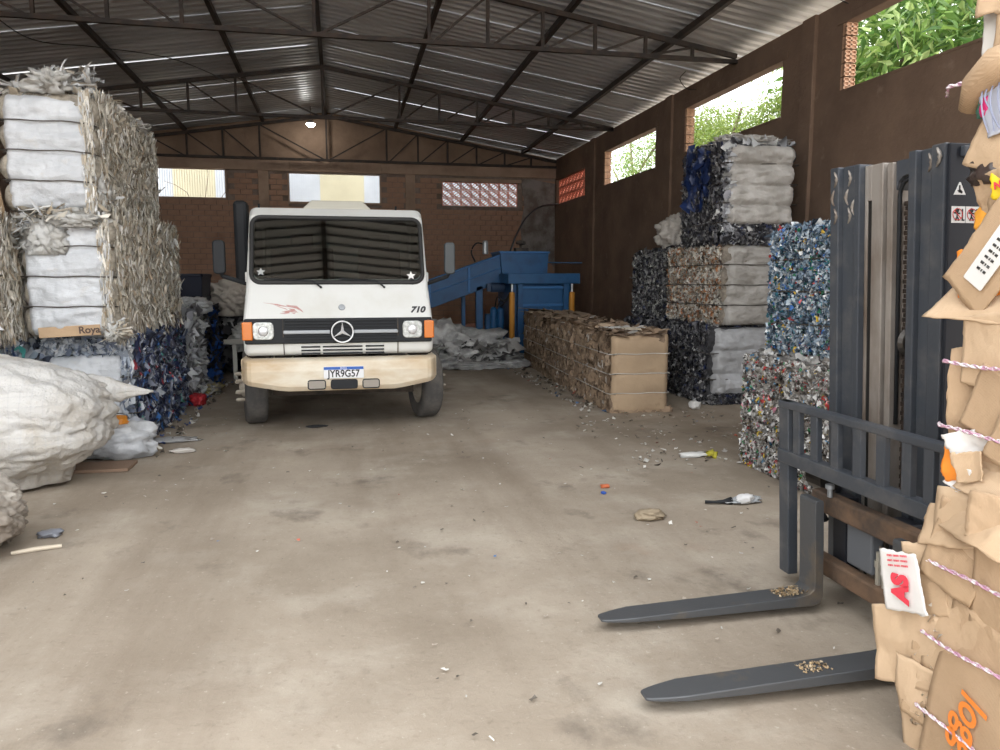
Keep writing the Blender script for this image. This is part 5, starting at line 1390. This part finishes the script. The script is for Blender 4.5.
def on_card(c, body, size, m, x, y, z, rot=0, sx=1.0, shear=0, bold=0):
    o = text_part('print', body, size, m, c, (x, y, z), (0, 0, rot), .0008, sx=sx, world=False, shear=shear, bold=bold)
    return o
N1 = near_bale('cardboard_bale', 'large tan cardboard bale on the floor at the lower right, twine tied', 1.87, 2.75, .95, 2.10, 0, .90, 3, None)
XS = 1.835
c = card(N1, XS, 1.92, .60, .34, .62, .04, m=M_card_b, seed=1, cr=.012)
c = card(N1, XS - .012, 1.84, .26, .36, .56, -.12, m=M_card, seed=2, cr=.012)
on_card(c, 'loggi', .135, M_oink, -.035, -.06, .016, -pi / 2 + .02, sx=.95, shear=.25, bold=.002)
c2 = card(N1, XS - .006, 1.79, .66, .26, .36, -.05, m=M_card, seed=3, cr=.014)
for k in range(5): on_card(c, '||||| ||| |||| || |||||', .012, M_dink, .13, .22 - k * .014, .016, 0) if k < 2 else None
for k in range(6): on_card(c2, 'lll llll ll lll lllll ll', .013, M_dink, .075 , -.02 - k * .018, .016, .04)
card(N1, XS - .02, 2.145, .335, .24, .26, .25, 0, .25, M_card_b, 4, .02)
card(N1, XS - .012, 2.06, .14, .22, .34, .1, 0, .15, M_card_b, 5, .02)
card(N1, XS + .01, 2.06, .24, .16, .3, -.1, 0, .2, M_card, 6, .02)
card(N1, XS - .005, 2.05, .80, .22, .16, .3, -.3, .1, M_card_b, 7, .025)
card(N1, XS - .012, 1.92, .85, .3, .15, -.1, -.5, 0, M_card_b, 8, .03)
card(N1, XS - .008, 1.80, .86, .26, .12, .15, -.6, 0, M_card, 9, .03)
card(N1, XS + .0, 2.0, .72, .2, .26, -.2, 0, .05, M_card, 10, .02)
card(N1, XS + .0, 1.62, .45, .4, .8, .0, 0, 0, M_card, 11, .015)
card(N1, XS + .0, 1.25, .45, .5, .8, .02, 0, 0, M_card_b, 12, .015)
card(N1, 2.03, 2.135, .45, .3, .7, .1, 0, -1.45, M_card, 13, .02)
lab = card(N1, 1.772, 2.140, .565, .16, .19, .24, 0, .1, M_cw, 14, .003)
on_card(lab, 'AS', .085, M_rink, .0, -.015, .012, 1.45, sx=.9, bold=.006)
for k in range(3): on_card(lab, 'mm nnm mnm', .014, M_rink, 0, .058 + k * .016, .012, .05)
card(N1, 1.822, 2.10, .60, .12, .22, .3, 0, .15, M_card_b, 15, .004)
sets = [flakes(26, (1.84, 2.16, .02), (0, -.12, 0), (0, 0, .5), (.01, .035), (.01, .04), [(.5, .4, .28, 3), (.6, .55, .48, 1)], curl=.4, tilt=.8, ang=2, lift=(0, .02))]
o = flake_mesh('torn_fibres', sets, M_cardflk, N1); o.location = -Vector(N1.location)
def twine(t, z, sag=0, seed=0, x=XS):
    pts = [(x + .04, 2.16, z - .01), (x - .022, 2.09, z)]
    for k in range(1, 14):
        y = 2.09 - k * .085
        pts.append((x - .028 - .006 * sin(k * 1.7 + seed), y, z + .006 * sin(k * 1.3 + seed)))
    m_ = MB()
    for ph in (0, pi):
        q = []
        for i in range(len(pts) - 1):
            for s_ in range(8):
                f = s_ / 8; p = Vector(pts[i]).lerp(Vector(pts[i + 1]), f)
                a = (i * 8 + s_) * .9 + ph
                q.append(p + Vector((cos(a), 0, sin(a))) * .0035)
        m_.tube(q, .0035, 5)
    o = m_.build('twine', M_twine, t, world=True, smooth=True)
for z in (.66, .42, .165): twine(N1, z, seed=z * 9)
N2 = near_bale('cardboard_bale', 'middle cardboard bale of the near right stack, orange and white scraps at its edge', 1.90, 2.75, .95, 2.02, .92, 1.45, 2, None)
X2 = 1.875
card(N2, X2, 1.86, 1.02, .34, .22, .1, -.1, 0, M_card_b, 21, .02)
card(N2, X2 - .01, 1.88, 1.16, .24, .2, -.35, 0, .05, M_card, 22, .006)
c = card(N2, X2 - .006, 1.77, 1.12, .2, .26, -.35, 0, 0, M_card, 23, .01)
pt_ = MB().prism(rrect(.1, .15, .01, 3), 'z', .012, .014).build('red_print', M_rink, c)
MB().lathe([(0, .014), (.028, .014), (.028, .0155), (0, .0155)], c=(.02, -.03, 0), n=16).build('yellow_print', mat('yellow_ink', (.8, .5, .1), .7), c)
card(N2, X2 - .014, 1.95, 1.34, .17, .22, .05, 0, .1, M_card_b, 24, .008)
card(N2, X2 - .005, 1.80, 1.34, .28, .24, -.08, 0, 0, M_card, 25, .012)
card(N2, X2, 2.02, 1.20, .12, .3, .1, 0, .3, M_card, 26, .02)
card(N2, X2 - .02, 2.01, .985, .11, .11, .2, 0, .2, mat('orange_card', (.85, .27, .03), .5), 27, .012)
card(N2, X2 - .01, 1.97, 1.06, .16, .08, .4, 0, .2, M_cw, 28, .015)
card(N2, X2 - .012, 2.0, .945, .09, .09, -.3, 0, .2, M_cw, 29, .012)
card(N2, X2 - .024, 1.945, .99, .08, .09, .15, 0, .1, M_card_b, 30, .01)
card(N2, X2 + .0, 1.6, 1.18, .4, .48, .0, 0, 0, M_card, 31, .015); card(N2, X2 + .0, 1.25, 1.18, .5, .48, .0, 0, 0, M_card_b, 32, .015)
card(N2, X2 - .005, 1.84, .93, .3, .12, -.2, -.5, 0, M_card_b, 33, .02)
for z in (1.09, 1.295): twine(N2, z, seed=z * 7, x=X2)
N3 = near_bale('cardboard_bale', 'topmost cardboard bale of the near right stack with loose cartons, wrappers and labels', 1.97, 2.8, .95, 1.98, 1.47, 2.55, 4, None)
X3 = 1.94
card(N3, X3 - .04, 1.93, 1.475, .3, .12, -.05, -.7, .1, M_card_b, 41, .008)
bx_ = card(N3, X3 - .05, 1.88, 1.64, .17, .34, -.62, 0, .1, M_card, 42, .005)
lb = MB().prism(rrect(.075, .24, .004, 2), 'z', .004, .007).build('shipping_label', M_cw, bx_); lb.location = (.012, .0, .006)
for k in range(9): on_card(bx_, 'lllll ll llll', .012, M_ink, .012, .09 - k * .02, .0145, 0)
card(N3, X3 - .045, 1.985, 1.575, .075, .15, .06, 0, .2, mat('orange_card', (.85, .27, .03), .5), 43, .006)
card(N3, X3 - .03, 1.93, 1.53, .16, .06, .1, 0, .1, mat('orange_card', (.85, .27, .03), .5), 44, .006)
card(N3, X3 - .03, 1.94, 1.735, .1, .1, .5, 0, .2, mat('orange_card2', (.85, .38, .05), .4), 45, .02)
card(N3, X3 - .02, 1.92, 1.80, .13, .16, .15, 0, .2, M_card_b, 46, .02)
yl = card(N3, X3 - .03, 1.86, 1.83, .11, .08, .1, 0, .1, mat('yellow_pack', (.85, .62, .02), .4), 47, .012)
on_card(yl, 'NUTRY', .03, M_rink, 0, 0, .014, .1, bold=.001)
card(N3, X3 - .03, 1.90, 1.95, .2, .18, -.35, 0, .15, M_card_b, 48, .008)
sack('dark_wrapper', None, tuple(Vector((1.93, 1.97, 1.83)) - Vector(N3.location)), (.035, .055, .04), mat('dark_wrap', (.05, .035, .03), .3), 51., fold=.4, sub=3, parent=N3)
st_ = card(N3, X3 - .03, 1.88, 2.06, .17, .15, .2, 0, .1, mat('striped_bag', (.50, .53, .62), .4), 49, .006)
for k in range(9): MB().tube(curve([((k - 4) * .018, -.07, .02), ((k - 4) * .018 + .010 * sin(k * 2), -.02, .034), ((k - 4) * .018 - .008 * sin(k), .03, .034), ((k - 4) * .018, .07, .022)], 4), .0026, 4).build('stripe', mat('stripe_blue', (.25, .28, .40), .5), st_)
sack('pink_wrapper', None, tuple(Vector((1.90, 1.965, 2.03)) - Vector(N3.location)), (.015, .018, .035), mat('magenta_wrap', (.75, .03, .20), .4), 52., fold=.3, sub=3, parent=N3)
sack('green_wrapper', None, tuple(Vector((1.905, 1.98, 2.03)) - Vector(N3.location)), (.015, .018, .03), mat('dkgreen_wrap', (.05, .16, .12), .4), 53., fold=.3, sub=3, parent=N3)
o = MB().tube([(1.90, 1.80, 2.18), (1.885, 1.92, 2.165), (1.90, 2.0, 2.13), (1.92, 2.045, 2.07)], [.05, .055, .05, .035], 12).build('rolled_cardboard', M_card, N3, world=True, smooth=True)
for v in o.data.vertices: v.co += Vector((.006, .01, .006)) * fbm(v.co * 14, 3)
card(N3, X3 - .02, 1.86, 2.30, .22, .36, .06, 0, .1, M_card, 54, .012)
card(N3, X3 - .02, 1.985, 2.28, .07, .26, .1, 0, .3, mat('clear_strip', (.55, .52, .48), .25), 55, .02)
card(N3, X3 - .01, 1.95, 2.44, .14, .24, -.1, 0, .2, M_card_b, 56, .015)
card(N3, X3, 1.6, 1.9, .45, .9, .0, 0, 0, M_card, 57, .02); card(N3, X3, 1.25, 1.95, .5, .9, .0, 0, 0, M_card_b, 58, .02)
card(N3, X3 - .005, 1.83, 1.72, .24, .3, .2, 0, 0, M_card, 59, .015)
twine(N3, 2.145, seed=3, x=X3 - .045)

N1.location.y -= .12
N2.location.y -= .085
N3.location.y += .005

# ------------------------------------------------------------------ small litter on the floor
def litter(name, label, cat, X, Y, r, m, seed, **k):
    return sack(name, label, (X, Y, .002), r, m, seed, fold=.35, sub=3, cat=cat, **k)
b_ = thing('crushed_bottle', 'flattened clear bottle with a dark neck on the floor near the forks', 'bottle', (2.66, 4.62, 0))
sack('bottle_body', None, (.06, 0, .003), (.11, .04, .02), mat('bottle_clear', (.40, .42, .44), .2, bump=.6, bscale=20), 61., fold=.3, sub=4, parent=b_)
sack('white_label', None, (.05, -.03, .01), (.06, .03, .03), mat('white_label', (.7, .7, .7), .5), 62., fold=.3, sub=3, parent=b_)
MB().tube([(-.22, .03, .015), (-.16, .01, .016), (-.1, .0, .018), (-.04, 0, .02)], [.012, .01, .014, .03], 8).build('bottle_neck', M_blk, b_, smooth=True)
litter('paper_bag', 'crumpled brown paper bag alone on the floor before the forks', 'bag', 1.93, 4.42, (.09, .06, .028), mat('kraft_paper', (.36, .29, .20), .85, bump=.5), 63.)
litter('wrapper', 'small orange-red wrapper scrap on the middle of the floor', 'wrapper', 1.90, 5.18, (.032, .025, .012), mat('redorange', (.55, .15, .06), .5), 64.)
litter('plastic_scrap', 'tiny blue plastic cap beside the orange-red scrap', 'cap', 1.83, 5.02, (.016, .016, .01), mat('cap_blue', (.03, .10, .45), .4), 65.)
litter('wrapper', 'white wrapper scrap on the floor before the bottle bales', 'wrapper', 3.0, 5.95, (.12, .05, .02), mat('white_paper2', (.7, .7, .68), .6), 66.)
litter('wrapper', 'white scrap at the corner of the grey-fronted bale', 'wrapper', 4.12, 8.2, (.06, .05, .05), mat('white_paper2', (.7, .7, .68), .6), 67.)
litter('film_scrap', 'flat clear film scrap on the floor by the navy bale', 'scrap', -1.62, 7.6, (.20, .12, .012), mat('grey_film', (.42, .42, .42), .3, bump=.5), 68.)
litter('film_scrap', 'small pale film scrap ahead of the navy bale', 'scrap', -1.42, 7.05, (.10, .03, .02), mat('pale_film', (.55, .52, .48), .4), 69.)
litter('wrapper', 'grey wrapper next to the grimy woven sack', 'wrapper', -1.76, 4.86, (.06, .05, .02), mat('greyblue_wrap', (.2, .21, .24), .4), 70.)
o = MB().tube([(-1.86, 4.56, .012), (-1.75, 4.60, .014), (-1.62, 4.63, .014)], [.010, .014, .011], 7).build('wooden_stick', mat('pale_wood', (.55, .48, .38), .8)); tag(o, 'pale stick lying beside the grimy woven sack', 'stick')
litter('wrapper', 'yellow-green scrap at the foot of the bottle bale', 'wrapper', 3.14, 5.9, (.04, .05, .03), mat('yellowgreen', (.5, .45, .05), .5), 71.)
litter('black_scrap', 'black rag on the floor under the truck front', 'rag', -.28, 8.0, (.10, .04, .012), mat('black_scrap', (.02, .02, .022), .5), 72.)
pal = [(.6, .58, .54, 4), (.35, .30, .25, 2), (.12, .10, .08, 4), (.4, .1, .06, .5), (.1, .2, .4, .4)]
sets = [flakes(260, (.3, 2.2, .012), (3.6, 0, 0), (0, 6.5, 0), (.006, .03), (.006, .02), pal, curl=.2, tilt=.2, ang=3, lift=(0, .006)),
        flakes(130, (-2.0, 3.5, .012), (2.3, 0, 0), (0, 7.0, 0), (.006, .025), (.006, .018), pal, curl=.2, tilt=.2, ang=3, lift=(0, .006)),
        flakes(200, (2.4, 5.6, .012), (1.9, 0, 0), (0, 2.6, 0), (.01, .05), (.01, .04), pal, curl=.2, tilt=.2, ang=3, lift=(0, .008)),
        flakes(160, (2.75, 8.2, .012), (.35, 0, 0), (0, 5.5, 0), (.015, .06), (.015, .05), pal, curl=.3, tilt=.3, ang=3, lift=(0, .02)),
        flakes(120, (-1.88, 6.9, .012), (.3, 0, 0), (0, 5.0, 0), (.015, .06), (.015, .05), pal + [(.05, .1, .3, 2)], curl=.3, tilt=.3, ang=3, lift=(0, .02))]
o = flake_mesh('floor_litter', sets, M_flk, None); tag(o, 'fine scattered scraps and crumbs over the concrete floor', 'litter')

# groups of repeats
for o in COL.objects:
    if o.parent is None and 'category' in o and 'group' not in o:
        n_ = o.name.split('.')[0]
        g_ = {'film_bale': 'baled film of the left row', 'plastic_bale': 'plastic bales of the tall right stack', 'bottle_bale': 'bottle bales beside the forklift', 'roof_truss': 'roof trusses',
              'tree': 'trees outside the right windows', 'white_sack': 'loose white sacks', 'wrapper': 'wrappers on the floor', 'big_bag': 'raffia sacks at the left front'}.get(n_)
        if n_ == 'cardboard_bale': g_ = 'cardboard bales of the floor row' if o.location.y > 5 else 'cardboard bales of the near stack'
        if g_: o['group'] = g_
